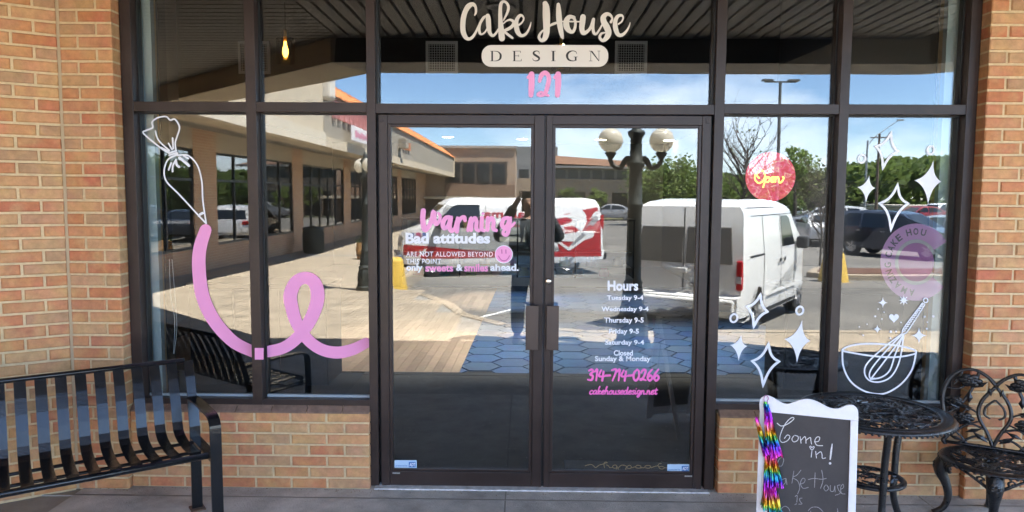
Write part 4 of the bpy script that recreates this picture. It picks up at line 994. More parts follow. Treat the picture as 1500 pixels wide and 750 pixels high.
# ================================================================ round cast iron table
tc_ = Vector((1.60, -.585, 0)); TZ = .635; TR = .354
tb = thing('bistro_table', 'round black cast iron bistro table with pierced leaf top', 'table', (tc_.x, tc_.y, wz(0, -.9)))
def lattice(rad, z, seed, ncurl, nleaf, r0=.007):
    rnd = random.Random(seed); mb = MB()
    for k in range(ncurl):                                     # curling stems
        a = rnd.uniform(0, 2*math.pi); rr = rad*math.sqrt(rnd.uniform(0, .92)); p = Vector((rr*math.cos(a), rr*math.sin(a), 0)); h = rnd.uniform(0, 6.3); cv = rnd.uniform(-22, 22)
        pts = []
        for i in range(9):
            if p.length > rad*.98: break
            pts.append((p.x, p.y, z+rnd.uniform(-.001, .003))); p = p+Vector((math.cos(h), math.sin(h), 0))*rad*.075; h += cv*rad*.075*.5
        if len(pts) > 2: mb.tube(pts, [r0*(.6+.4*math.sin(math.pi*i/(len(pts)-1))) for i in range(len(pts))], 5)
    for k in range(nleaf):                                     # leaves: pointed folded blades
        a = rnd.uniform(0, 2*math.pi); rr = rad*math.sqrt(rnd.uniform(0, .86)); c = Vector((rr*math.cos(a), rr*math.sin(a), z)); h = rnd.uniform(0, 6.3)
        d = Vector((math.cos(h), math.sin(h), 0)); s_ = Vector((-d.y, d.x, 0)); L = rad*rnd.uniform(.1, .17); w = L*.38
        t1 = rnd.uniform(.001, .006)
        mb.add([c-d*L/2, c+s_*w/2-d*.002+Vector((0,0,-.003)), c+d*L/2+Vector((0,0,t1)), c-s_*w/2+Vector((0,0,-.003)), c+Vector((0,0,.006)), c-Vector((0,0,.006))],
               [(0,1,4),(1,2,4),(2,3,4),(3,0,4),(1,0,5),(2,1,5),(3,2,5),(0,3,5)])
    return mb
lattice(TR-.055, TZ-.008, 3, 150, 210).build('pierced_top', m_iron, tb)
rim = MB()
rim.lathe([(TR-.068, TZ-.012), (TR-.066, TZ), (TR-.055, TZ+.002), (TR-.048, TZ-.004), (TR-.040, TZ+.003), (TR-.030, TZ-.003), (TR-.022, TZ+.004), (TR-.008, TZ), (TR, TZ-.008), (TR, TZ-.016), (TR-.03, TZ-.018), (TR-.068, TZ-.012)], 72, cap=False)
rim.build('rim', m_iron, tb, smooth=True)
bd = MB()
for k in range(84): a = 2*math.pi*k/84; bd.ball(((TR-.002)*math.cos(a), (TR-.002)*math.sin(a), TZ-.017), .0075, n=6, m=4)
bd.build('beaded_edge', m_iron, tb, smooth=True)
SZ = .30; SR = .16
lattice(SR-.02, SZ, 9, 34, 40, .006).build('lower_shelf', m_iron, tb)
MB().lathe([(SR-.03, SZ-.006), (SR-.028, SZ+.004), (SR-.012, SZ+.006), (SR, SZ), (SR, SZ-.01), (SR-.03, SZ-.006)], 40, cap=False).build('shelf_rim', m_iron, tb, smooth=True)
for k in range(3):
    a = R(-96+120*k); c, s_ = math.cos(a), math.sin(a)
    pts = [(.20*c, .20*s_, TZ-.012), (.19*c, .19*s_, .54), (.170*c, .170*s_, .42), (.165*c, .165*s_, .30), (.165*c, .165*s_, .18), (.215*c, .215*s_, .06), (.25*c, .25*s_, .008)]
    MB().tube(crom(pts, 4), .0165, 10).build('leg', m_iron, tb, smooth=True)
    MB().lathe([(.026, 0), (.026, .01), (.016, .016)], 10, (.25*c, .25*s_, 0)).build('foot', m_iron, tb)

# ================================================================ ornate chair
def make_chair(loc, rz, label, group=None):
    t = thing('ornate_chair', label, 'chair', loc, rz, group)         # seat front looks to local -y
    sz = .43; sr = .21
    lattice(sr-.03, sz, 21, 80, 130, .007).build('pierced_seat', m_iron, t)
    MB().lathe([(sr-.045, sz-.008), (sr-.04, sz+.003), (sr-.02, sz+.006), (sr, sz), (sr+.002, sz-.012), (sr-.03, sz-.016), (sr-.045, sz-.008)], 48, cap=False).build('seat_rim', m_iron, t, smooth=True)
    b = MB()
    for k in range(52): a = 2*math.pi*k/52; b.ball(((sr)*math.cos(a), sr*math.sin(a), sz-.014), .0075, n=6, m=4)
    b.build('beaded_edge', m_iron, t, smooth=True)
    b = MB()                                                          # apron: scrolled band under the front of the seat
    for k in range(4):
        a0 = R(-90+90*k)
        for s in (-1, 1):
            pts = []
            for i in range(12):
                u = i/11; an = a0+s*R(38)*(1-u)+s*R(6); rr = sr-.015-.03*u*u; zz = sz-.02-.10*u**1.6
                pts.append((rr*math.cos(an), rr*math.sin(an), zz))
            b.tube(pts, [.009*(.6+.5*i/11) for i in range(12)], 6)
            cx, cz = a0+s*R(17), sz-.055
            b.tube([((sr-.02)*math.cos(cx+.09*math.cos(q_)*(1-q_/9)), (sr-.02)*math.sin(cx+.09*math.cos(q_)*(1-q_/9)), cz+.022*math.sin(q_)*(1-q_/9)) for q_ in [j*.6 for j in range(12)]], .0055, 5)
    b.build('scrolled_apron', m_iron, t, smooth=True)
    for k in range(4):                                               # cabriole legs with a leafy knee
        a = R(-90+90*k); c, s_ = math.cos(a), math.sin(a)
        pts = [(.17,.425), (.195,.36), (.198,.30), (.175,.22), (.165,.14), (.18,.06), (.215,.012)]
        rs = [.030,.034,.028,.020,.016,.015,.018]
        cp = crom([(p[0], p[1], r_) for p, r_ in zip(pts, rs)], 4)
        l = MB().tube([(p[0]*c, p[0]*s_, p[1]) for p in cp], [p[2] for p in cp], 10).build('leg', m_iron, t, smooth=True)
        kb_ = MB()
        for j in range(5):
            q_ = R(j*72); cen = Vector((.222*c, .222*s_, .345)); tx = Vector((-s_, c, 0))
            kb_.ball(cen+tx*.014*math.cos(q_)+Vector((0,0,.014*math.sin(q_))), .011, n=6, m=5)
        kb_.build('leaf_boss', m_iron, l, smooth=True)
    # backrest: double arch, roses, leaves and scrolls in a slightly curved plane behind the seat
    def bk(u, v, o=0): return (u*1.12, .165+.10*max(0, v-.02)+(-.35*u*u)+o, sz+v*1.3)
    fr = MB()
    half = [(.0,.335),(.03,.375),(.075,.405),(.125,.395),(.165,.345),(.185,.27),(.182,.19),(.168,.11),(.160,.05),(.175,.02),(.165,.0)]
    for s in (-1, 1): fr.tube([bk(s*u, v) for u, v in crom(half, 5)], .0105, 8)
    fr.tube([bk(u, .012) for u in (-.165, -.08, 0, .08, .165)], .012, 8)
    fr.build('back_frame', m_iron, t, smooth=True)
    sc = MB()
    for s in (-1, 1):
        for st, r_ in (([(0,.33),(.045,.25),(.055,.17),(.02,.08),(.0,.015)], .009), ([(.06,.4),(.075,.33),(.10,.26),(.13,.2),(.175,.16)], .008), ([(.175,.30),(.13,.30),(.1,.33)], .007),
                       ([(.055,.18),(.09,.20),(.11,.17),(.095,.145),(.075,.155)], .006), ([(.03,.1),(.08,.12),(.12,.09),(.15,.05)], .008), ([(.05,.14),(.10,.12),(.135,.14),(.13,.17),(.11,.165)], .006),
                       ([(.01,.05),(.06,.06),(.10,.03),(.12,.015)], .008), ([(.16,.09),(.12,.06),(.09,.015)], .007), ([(.0,.26),(.03,.22),(.035,.18),(.015,.16)], .006), ([(.178,.24),(.14,.25),(.12,.22),(.09,.19)], .007), ([(.12,.395),(.13,.35),(.15,.32)], .006)):
            sc.tube([bk(s*u, v) for u, v in crom(st, 5)], r_, 6)
    sc.build('back_scrolls', m_iron, t, smooth=True)
    lf = MB()
    rnd = random.Random(5)
    for s in (-1, 1):
        for (u, v, an, L) in ((.15,.25,2.5,.1),(.155,.215,.6,.09),(.10,.135,2.2,.09),(.14,.115,1.0,.08),(.055,.33,2.4,.08),(.045,.06,.8,.09),(.09,.26,1.6,.08),(.07,.09,2.6,.08),(.13,.04,.4,.07),(.02,.3,1.4,.06),(.11,.21,.1,.08),(.125,.36,-.6,.06)):
            d = Vector((s*math.cos(an), 0, math.sin(an))); n_ = Vector((-d.z, 0, d.x)); c = Vector(bk(s*u, v, -.006)); w = L*.36
            lf.add([c-d*L/2, c+n_*w/2, c+d*L/2, c-n_*w/2, c+Vector((0,-.009,0)), c+Vector((0,.007,0))], [(0,1,4),(1,2,4),(2,3,4),(3,0,4),(1,0,5),(2,1,5),(3,2,5),(0,3,5)])
    lf.build('back_leaves', m_iron, t)
    for (u, v, r_) in ((-.09,.350,.046), (.09,.350,.046), (-.105,.15,.040), (.105,.15,.040), (-.135,.235,.03), (.135,.235,.03)):
        rs_ = MB(); c = Vector(bk(u, v, -.008))
        for ring_, nn, rr, pr in ((0, 6, 1.0, .62), (1, 5, .62, .5), (2, 3, .26, .36)):
            for j in range(nn):
                a = 2*math.pi*j/nn+ring_*.5
                rs_.ball(c+Vector((r_*rr*.62*math.cos(a), -.004*ring_-.003, r_*rr*.62*math.sin(a))), r_*pr*.75, r_*.22, r_*pr*.75, 8, 5)
        rs_.build('rose', m_iron, t, smooth=True)
    return t
ch_ = make_chair((2.285, -.45, wz(0, -.45)), R(-30), 'ornate black cast iron chair with rose back beside the bistro table'); ch_.scale = (1.16, 1.12, .78)

# ================================================================ chalkboard A-frame sign
aS = R(-19); lean = R(9)
top_c = Vector((.995, -1.26, .80))
nS = Vector((math.sin(aS)*math.cos(lean), -math.cos(aS)*math.cos(lean), math.sin(lean)))     # board normal (towards the street, a little up)
uS = Vector((math.cos(aS), math.sin(aS), 0)); vS = nS.cross(uS)*-1
if vS.z < 0: vS = -vS
foot = top_c-vS*(.80/vS.z)
sg = thing('chalkboard_sign', 'white framed chalkboard with chalk writing standing before the bistro table', 'sign', (foot.x, foot.y, wz(0, foot.y)), 0)
def onS(px, py, off=0.0):
    d = ray(px, py); p0 = top_c+nS*off; return CAM+d*((p0-CAM).dot(nS)/d.dot(nS))
def sw(u, v, o): return top_c+uS*u+vS*v+nS*o                          # u right, v up from the top centre, o out of the board
m_wf = mat('worn_white_paint', (.72,.72,.76), .55, var=.06, vscale=18, bump=.1)
m_ch = mat('chalkboard_slate', (.055,.05,.05), .85, var=.22, vscale=6)
tl, tr_, bl_ = onS(1120, 596), onS(1257, 610), onS(1103, 760)
Wd = (tr_-tl).dot(uS); uL = (tl-top_c).dot(uS)-.012; uR = (tr_-top_c).dot(uS)
def uv(px, py): p = onS(px, py)-top_c; return (p.dot(uS), p.dot(vS))
ol = [uv(*p) for p in ((1113,602),(1113,586),(1121,579.5),(1130,581),(1142,588),(1153,591.5),(1165,588),(1178,584.5),(1190,585.5),(1203,591),(1216,597.5),(1228,598),(1240,593.5),(1250,593.5),(1256,600),(1257,612))]
inn_t = [uv(1130, 602.5), uv(1245.5, 616)]
VB = -.80/vS.z+.02
uLo = ol[0][0]; uRo = ol[-1][0]; uLi, uRi = inn_t[0][0], inn_t[1][0]; vIt = (inn_t[0][1]+inn_t[1][1])/2
olc = crom(ol, 3)
fn = lambda u, v, o: sw(u, v, o)
top = [(uLo, vIt)]+[(u, v) for u, v in olc]+[(uRo, vIt)]
MB().prism(top, fn, -.012, .010).build('frame_top', m_wf, sg, world=True)
MB().prism([(uLo, VB), (uLi, VB), (uLi, vIt-.0005), (uLo, vIt-.0005)], fn, -.012, .010).build('frame_side', m_wf, sg, world=True, bevel=.002)
MB().prism([(uRi, VB), (uRo, VB), (uRo, vIt-.0005), (uRi, vIt-.0005)], fn, -.012, .010).build('frame_side', m_wf, sg, world=True, bevel=.002)
MB().prism([(uLi+.0005, VB+.03), (uRi-.0005, VB+.03), (uRi-.0005, VB+.09), (uLi+.0005, VB+.09)], fn, -.012, .010).build('frame_bottom', m_wf, sg, world=True)
MB().prism([(uLi-.008, VB+.05), (uRi+.008, VB+.05), (uRi+.008, vIt+.008), (uLi-.008, vIt+.008)], fn, -.0115, .003).build('slate', m_ch, sg, world=True)
nb = Vector((-nS.x, -nS.y, nS.z)); hb = sw((uLo+uRo)/2, 0, -.02)          # rear leg of the A-frame
for uu in (uLo+.02, uRo-.02):
    a = sw(uu, -.05, -.022); d = Vector((math.sin(aS)*-.3, math.cos(aS)*.3, 0)); MB().bar(a, Vector((a.x+d.x, a.y+d.y, -.004)), .028, .018).build('rear_leg', m_wf, sg, world=True)
f = Flat(0, lambda u, v, y: onS(u, v, .0036-y)); q = Z(1100, 570, .24); CW = 1.15
m_chalk = mat('chalk', (.62,.62,.63), .95, var=.25, vscale=160)
for st in ([(160,208),(185,225),(220,215),(255,190),(262,176),(245,176),(215,205),(190,250),(176,300),(190,325),(222,315),(238,290),(222,280),(205,300)],
           [(262,285),(250,305),(262,322),(285,312),(288,290),(268,282)],[(300,290),(306,330)],[(306,312),(328,290),(335,305),(336,330)],[(336,312),(362,295),(366,315),(370,335)],[(388,322),(412,318),(420,296),(404,292),(390,315),(402,342),(438,345)],
           [(372,378),(368,415)],[(358,352),(365,348),(372,358),(380,350),(386,355),(372,372),(358,352)],[(395,380),(400,420)],[(400,400),(425,382),(434,400),(436,422),(456,420)]):
    f.line(q(st), CW, n=5)
f.stroke(q([(496,335,5),(490,380,11),(484,428,8)])); f.disc(*q([(483,453)])[0], 1.9, n=10)
f.build('chalk_writing', m_chalk, sg, None)
f = Flat(0, lambda u, v, y: onS(u, v, .0036-y))
for st in ([(150,460),(185,470),(200,435),(192,418),(172,428),(160,470),(150,530),(165,580),(185,575)],[(212,545),(190,555),(192,580),(208,575),(214,545),(220,582)],[(262,500),(250,575)],[(305,495),(280,525),(255,540),(285,560),(298,600),(285,640)],[(300,580),(325,570),(330,550),(315,545),(302,575),(318,605),(350,600)],
           [(392,510),(388,600)],[(432,495),(440,555),(425,605)],[(350,552),(385,545),(430,550),(460,545)],[(455,585),(445,605),(458,622),(474,605),(462,585)],[(485,588),(485,620),(505,622),(512,590),(514,628)],[(545,585),(528,590),(535,615),(545,635),(515,648)],[(548,612),(565,600),(562,580),(548,600),(552,635),(575,640)],
           [(270,655),(282,650),(280,690)],[(278,700),(268,705)],[(312,665),(298,668),(300,685),(312,700),(292,702)],
           [(180,735),(205,715),(228,725),(238,745)],[(350,742),(372,722),(410,722),(440,748)],[(528,730),(532,755)],[(195,745),(190,790),(225,800),(240,770)],[(365,745),(372,800),(420,790),(436,750)],[(530,740),(515,800)]):
    f.line(q(st), .9, n=5)
f.build('chalk_writing', mat('faint_chalk', (.30,.30,.305), .95, var=.35, vscale=160), sg)
# ---- rainbow foil garland hung on the sign
m_foil = mat('rainbow_foil', (.8,.2,.6), .3, 1); nt = m_foil.node_tree; b_ = nt.nodes['Principled BSDF']
g_ = nt.nodes.new('ShaderNodeNewGeometry'); sp = nt.nodes.new('ShaderNodeSeparateXYZ'); nn_ = nt.nodes.new('ShaderNodeTexNoise'); nn_.inputs['Scale'].default_value = 60
ad = nt.nodes.new('ShaderNodeMath'); ad.operation = 'MULTIPLY_ADD'; ad.inputs[1].default_value = 7.5
ml = nt.nodes.new('ShaderNodeMath'); ml.operation = 'FRACT'; m3 = nt.nodes.new('ShaderNodeMath'); m3.operation = 'MULTIPLY'; m3.inputs[1].default_value = .42
nt.links.new(g_.outputs['Position'], sp.inputs[0]); nt.links.new(g_.outputs['Position'], nn_.inputs['Vector']); nt.links.new(sp.outputs[2], ad.inputs[0]); nt.links.new(nn_.outputs['Fac'], m3.inputs[0]); nt.links.new(m3.outputs[0], ad.inputs[2]); nt.links.new(ad.outputs[0], ml.inputs[0])
rp = nt.nodes.new('ShaderNodeValToRGB'); e = rp.color_ramp.elements; e[0].position = 0; e[0].color = (.55,.04,.36,1); e[1].position = 1; e[1].color = (.55,.04,.36,1)
for p_, c_ in ((.22,(.30,.03,.42,1)),(.36,(.04,.05,.38,1)),(.48,(.03,.26,.32,1)),(.58,(.08,.34,.07,1)),(.68,(.62,.46,.05,1)),(.8,(.55,.18,.04,1))): k_ = e.new(p_); k_.color = c_
nt.links.new(ml.outputs[0], rp.inputs[0]); nt.links.new(rp.outputs[0], b_.inputs['Base Color'])
gar = thing('foil_garland', 'rainbow metallic foil tassel garland hanging over the chalkboard frame', 'garland', onS(1128, 745, .03))
rnd = random.Random(11)
def tassel(px0, py0, px1, py1, n, spread):
    mb = MB()
    for k in range(n):
        a = (px0+rnd.uniform(-2, 2), py0+rnd.uniform(0, 6)); b = (px1+rnd.uniform(-spread, spread), py1+rnd.uniform(-8, 4))
        o0 = rnd.uniform(.012, .03); o1 = o0+rnd.uniform(-.004, .03); wd = rnd.uniform(.0018, .0035); ph = rnd.uniform(0, 6)
        pts = []
        for i in range(7):
            t = i/6; p = onS(a[0]+(b[0]-a[0])*t+1.4*math.sin(ph+t*5)*t, a[1]+(b[1]-a[1])*t, o0+(o1-o0)*t+.004*math.sin(ph+t*7)); pts.append(p)
        vs = []
        for i, p in enumerate(pts):
            an = ph+i*.7; s_ = uS*math.cos(an)*wd+nS*math.sin(an)*wd; vs += [p+s_, p-s_]
        mb.add(vs, [(2*i, 2*i+1, 2*i+3, 2*i+2) for i in range(6)])
    mb.build('tassel', m_foil, gar, world=True)
tassel(1121, 588, 1129, 650, 46, 8); tassel(1124, 592, 1138, 668, 40, 8); tassel(1108, 610, 1122, 668, 30, 5); tassel(1127, 640, 1138, 712, 50, 10); tassel(1123, 668, 1124, 745, 46, 9); tassel(1132, 690, 1136, 752, 44, 9); tassel(1130, 715, 1142, 762, 30, 7)
f = MB(); f.tube(crom([tuple(onS(*p, .013)) for p in ((1121, 592), (1119, 584), (1122, 579), (1126, 584), (1124, 592), (1128, 640), (1124, 668), (1131, 690))], 4), .0014, 5)
f.build('cord', mat('foil_cord', (.4,.1,.3), .4), gar, world=True)
# ================================================================ canopy over the walk (seen in the glass)
m_sof = mat('soffit_taupe', (.26,.245,.215), .7, var=.12, vscale=3)
m_beam = mat('stucco_taupe', (.33,.30,.25), .9, var=.1, vscale=3, bump=.3, bscale=50)
m_creamst = mat('stucco_cream', (.52,.44,.32), .9, var=.08, vscale=2, bump=.3, bscale=50)
can = thing('walkway_canopy', 'taupe canopy with ribbed soffit and deep edge beam over the walk', 'canopy', (0, -2, 2.95))
ZB0, ZB1, ZSF = 2.95, 3.18, 3.183                  # underside of the beam, of the soffit
FX = -5.56                                          # street face of the wing's fascia
out_ = [(14, -3.28), (4.6, -3.28), (4.05, -3.82), (-1.76, -3.82), (FX, -7.62), (FX, -62)]
inn_ = [(14, -2.65), (4.34, -2.65), (3.80, -3.19), (-2.02, -3.19), (FX-.63, -7.36), (FX-.63, -62)]
for i in range(len(out_)-1):
    a, b, c, d = out_[i], out_[i+1], inn_[i+1], inn_[i]; mb = MB()
    mb.add([(p[0], p[1], z) for z in (ZB0, 4.5 if i > 2 else 4.0) for p in (a, b, c, d)], [(3,2,1,0), (4,5,6,7), (0,1,5,4), (1,2,6,5), (2,3,7,6), (3,0,4,7)])
    mb.build('edge_beam', m_beam if i < 3 else m_creamst, can, world=True)
# soffit planks
PW = .098; PG = .030
pk = MB().box(-PW/2, PW/2, -1, 0, 0, .035).mesh('soffit_plank', m_sof)
def dup_plank(x, y, L, rz, zz=ZSF):
    o = bpy.data.objects.new('soffit_plank', pk); COL.objects.link(o); o.parent = can; o.matrix_parent_inverse = can.matrix_basis.inverted()
    o.location = (x, y, zz+random.uniform(0, .004)); o.rotation_euler = (0, 0, rz); o.scale = (1, L, 1)
x = -1.88
while x < 5.4:
    dup_plank(x, -.15, (3.03 if x < 3.75 else 2.49), 0); x += PW+PG
MB().box(x, 14, -2.65, -.15, ZSF, ZSF+.02).build('soffit_sheet', m_sof, can, world=True)
y = -.2
while y > -7.4:
    xr = -1.95 if y > -3.12 else -2.02+(y+3.19)
    xl_ = max(-8.2, -2.7+(y+.15)*(math.cos(A_L)/math.sin(A_L)))-.1 if y > -5 else -8.2
    if xr-xl_ > .2: dup_plank(xr, y, xr-xl_, R(-90))
    y -= PW+PG
MB().box(-8.2, FX-.63, -62, -7.42, ZSF, ZSF+.02).build('soffit_sheet', m_sof, can, world=True)
tp = [(14, .2), (-8.6, .2), (-8.6, -62)]+[(p[0]-.05, p[1]+.05) for p in out_[::-1]]
mb = MB(); mb.prism(tp, lambda u, v, d: (u, v, d), ZSF+.045, ZSF+.2); mb.build('roof_deck', mat('deck_dark', (.03,.03,.03), .9), can, world=True)
# added black sheet painting in the beam's shade over the entrance, ends slanted
bx0, bx1 = -1.98, 2.72
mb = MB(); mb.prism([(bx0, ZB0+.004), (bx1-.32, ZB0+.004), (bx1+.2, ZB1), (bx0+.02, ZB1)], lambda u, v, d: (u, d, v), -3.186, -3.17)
mb.build('beam_shade_band', mat('shade_black', (.010,.010,.011), .9), can, world=True)
for px, py in ((733, 9), (1396, 10)):
    c = mirZ(px, py, ZSF)
    MB().lathe([(.03, .002), (.075, .0), (.085, -.006), (.115, -.010), (.12, .001)], 24, (c.x, c.y, ZSF-.001)).build('downlight', mat('downlight_metal', (.10,.095,.08), .3, .8), can, smooth=True, world=True)

# ================================================================ arcade wing at the left (seen in the glass)
WX = -7.85; GZ = -.34
wing = thing('arcade_wing', 'brick shop wing with dark windows, cream fascia and orange tiled roof', 'building', (WX, -28, GZ))
Bw = lambda nm, a, m, par=None, **kw: MB().box(*a).build(nm, m, par or wing, world=True, **kw)
m_bw2 = brick_mat('brick_wing', (.56,.33,.18), (.46,.21,.11), (.62,.50,.34))
toY = lambda D: 4.15-D
bays = [(9.6, 13.6), (14.6, 17.3), (18.6, 24.7), (25.8, 31.7), (33.0, 38.5), (39.8, 45.5), (47, 53)]
ya = -3.5; m_wfr = mat('dark_window_frame', (.02,.021,.022), .4); 
m_wglass = glass_mat('arcade_glass', .30, (.55,.58,.57))
for n_, (d0, d1) in enumerate(bays):
    y1, y0 = toY(d0), toY(d1)
    Bw('pier', (WX-.3, WX, y1, ya, GZ-.4, 3.4), m_bw2); ya = y0
    Bw('base_wall', (WX-.28, WX-.01, y0, y1, GZ-.4, .34), m_bw2)
    Bw('window_head', (WX-.28, WX-.012, y0, y1, 2.70, 3.4), m_creamst)
    w_ = Bw('window_frame', (WX-.10, WX-.03, y0, y0+.06, .34, 2.70), m_wfr)
    nm = max(2, round((y1-y0)/1.15))
    for k in range(1, nm+1):
        yy = y0+(y1-y0)*k/nm; Bw('window_bar', (WX-.10, WX-.03, yy-.06 if k == nm else yy-.03, yy if k == nm else yy+.03, .34, 2.70), m_wfr)
    for zz in (.34, 1.95, 2.64): Bw('window_bar', (WX-.098, WX-.032, y0+.06, y1-.06, zz, zz+.06), m_wfr)
    Bw('pane', (WX-.07, WX-.064, y0+.02, y1-.02, .36, 2.68), m_wglass)
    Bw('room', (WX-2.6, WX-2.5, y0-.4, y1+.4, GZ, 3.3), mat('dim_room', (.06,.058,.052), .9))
Bw('pier', (WX-.3, WX, -62, ya, GZ-.4, 3.4), m_bw2)
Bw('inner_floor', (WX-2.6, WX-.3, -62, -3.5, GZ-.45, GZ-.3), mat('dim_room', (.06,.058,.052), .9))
# fascia: cream first, then grey-taupe with a white cornice and the orange roof
KX = lambda v: -.115+(v+.115)*.895
KZ = lambda v: 1.67+(v-1.67)*.895
KD = lambda D: toY(D*.895)
def Bk(nm, x0, x1, d1, d0, z0, z1, m, par=None, **kw): return MB().box(KX(x0), KX(x1), KD(d1), KD(d0), KZ(z0), KZ(z1)).build(nm, m, par or wing, world=True, **kw)
Bk('fascia', -6.3, -6.195, 22.45, 13.15, 3.10, 5.35, m_creamst)
Bk('fascia_lip', -6.32, -6.11, 22.45, 13.15, 3.09, 3.5, mat('lip_cream', (.62,.55,.43), .85, var=.06, vscale=2))
m_taupe = mat('stucco_grey', (.30,.265,.21), .9, var=.1, vscale=2, bump=.3)
Bk('fascia', -6.3, -6.19, 64, 22.46, 3.12, 4.72, m_taupe)
Bk('fascia_lip', -6.3, -6.1, 64, 22.47, 3.08, 3.40, m_creamst)
Bk('cornice', -6.5, -5.95, 23.05, 22.4, 4.5, 5.4, mat('cornice_white', (.62,.58,.5), .8), bevel=.08)
m_tile = mat('orange_tile', (.60,.21,.065), .75, var=.18, vscale=3, bump=.4, bscale=12, stretch=(1, 6, 1))
rf = MB()
for k in range(52):                                                     # pan-and-roll tile rows
    y0 = KD(23.05+k*.8); y1 = KD(23.05+k*.8+.78); xa_, xb_, z0, z1 = KX(-6.1), KX(-7.3), KZ(4.72), KZ(5.62)
    rf.add([(xa_, y0, z0), (xa_, y1, z0), (xb_, y1, z1), (xb_, y0, z1), (xa_, (y0+y1)/2, z0+.07), (xb_, (y0+y1)/2, z1+.07)], [(0,4,5,3), (4,1,2,5), (0,3,5), (0,1,4)])
rf.build('tiled_roof', m_tile, wing, world=True)
Bk('roof_back', -9, -7.31, 65, 23.05, 3.75, 5.6, m_taupe); Bk('roof_back', -9, -6.31, 22.45, 13.15, 3.75, 5.0, m_creamst)
m_redl = mat('red_sign_face', (.60,.24,.22), .5); m_sgw = mat('sign_white', (.70,.66,.64), .5)
# red channel letters (too soft in the photograph to read) and a small white panel sign
rs_ = thing('red_shop_sign', 'row of red channel letters on the grey fascia of the brick wing', 'sign', (KX(-6.15), KD(26), KZ(4.1)))
dd = 23.4; k = 0; rnd = random.Random(4)
while dd < 29.4:
    w_ = rnd.uniform(.22, .34); z0 = 4.05; z1 = z0+rnd.uniform(.50, .62); sgn = MB()
    X0, X1 = KX(-6.18), KX(-6.08)
    sgn.box(X0, X1, KD(dd+w_*.4), KD(dd), KZ(z0), KZ(z1 if k % 3 else z0+.4))
    sgn.box(X0+.005, X1-.005, KD(dd+w_), KD(dd+w_*.4), KZ(z1-.16 if k % 2 else z0), KZ(z1 if k % 2 else z0+.14)); dd += w_+.08; k += 1
    sgn.build('sign_letter', m_redl, rs_, world=True)
ps = thing('white_panel_sign', 'small white panel sign with pink marks hung below the red letters', 'sign', (KX(-5.9), KD(26.4), KZ(3.45)))
Bk('panel', -5.96, -5.9, 27.9, 25.0, 3.46, 3.98, m_sgw, ps, bevel=.03)
for k in range(7): Bk('mark', -5.899, -5.88, 25.5+.3*k+.16, 25.5+.3*k, 3.6+.05*(k % 2), 3.84-.04*(k % 3), mat('pink_mark', (.6,.2,.3), .5), ps)
o_s = thing('orange_letter_sign', 'small orange letter sign on a grey box on the far fascia', 'sign', (KX(-6.1), KD(37), KZ(4.0)))
Bk('box', -6.185, -5.8, 36.6, 35.9, 3.86, 4.3, m_taupe, o_s)
for k in range(3): Bk('letter', -6.185, -6.10, 37.2+.8*k+.5, 37.2+.8*k, 3.9, 4.28, mat('orange_letter', (.55,.2,.08), .5), o_s)
# covered back wall that joins the shop to the wing, beyond the bricks in view
pz = pa; L2 = (pz-Vector((WX, -3.5, 0))).length
d2 = Vector((math.cos(A_L), math.sin(A_L), 0)); Lx = (pz.x-WX)/d2.x
t = wall_core('long_angled_wall', 'plain stretch of brick wall joining the shop to the brick wing', pz-d2*Lx, A_L, Lx-.004, -.3, ZT, .3, m_bw2)

# ================================================================ litter bin, lamps, bollards, planter
def litter_bin(loc):
    t = thing('litter_bin', 'dark green ribbed litter bin standing by the brick wing', 'litter bin', loc)
    m = mat('bin_green', (.022,.03,.028), .5)
    MB().lathe([(.30, 0), (.33, .04), (.34, .74), (.30, .76)], 24).build('body', m, t)
    MB().lathe([(.345, .765), (.36, .79), (.33, .86), (.14, .90), (.14, .88)], 24).build('lid', m, t, smooth=True)
    for k in range(24):
        a = 2*math.pi*k/24; MB().bar((.345*math.cos(a), .345*math.sin(a), .06), (.352*math.cos(a), .352*math.sin(a), .72), .03, .012, (math.cos(a), math.sin(a), 0)).build('slat', m, t)
litter_bin((-7.1, toY(24.4), walkz(toY(24.4))+.006))
m_lp = mat('lamp_post_green', (.035,.041,.038), .5, .1, var=.2, vscale=6)
m_globe = mat('opal_globe', (.88,.84,.74), .25); nt = m_globe.node_tree
tl_ = nt.nodes.new('ShaderNodeBsdfTranslucent'); tl_.inputs[0].default_value = (.88,.84,.74,1); mx_ = nt.nodes.new('ShaderNodeMixShader'); mx_.inputs[0].default_value = .5
nt.links.new(nt.nodes['Principled BSDF'].outputs[0], mx_.inputs[1]); nt.links.new(tl_.outputs[0], mx_.inputs[2]); nt.links.new(mx_.outputs[0], nt.nodes['Material Output'].inputs[0])
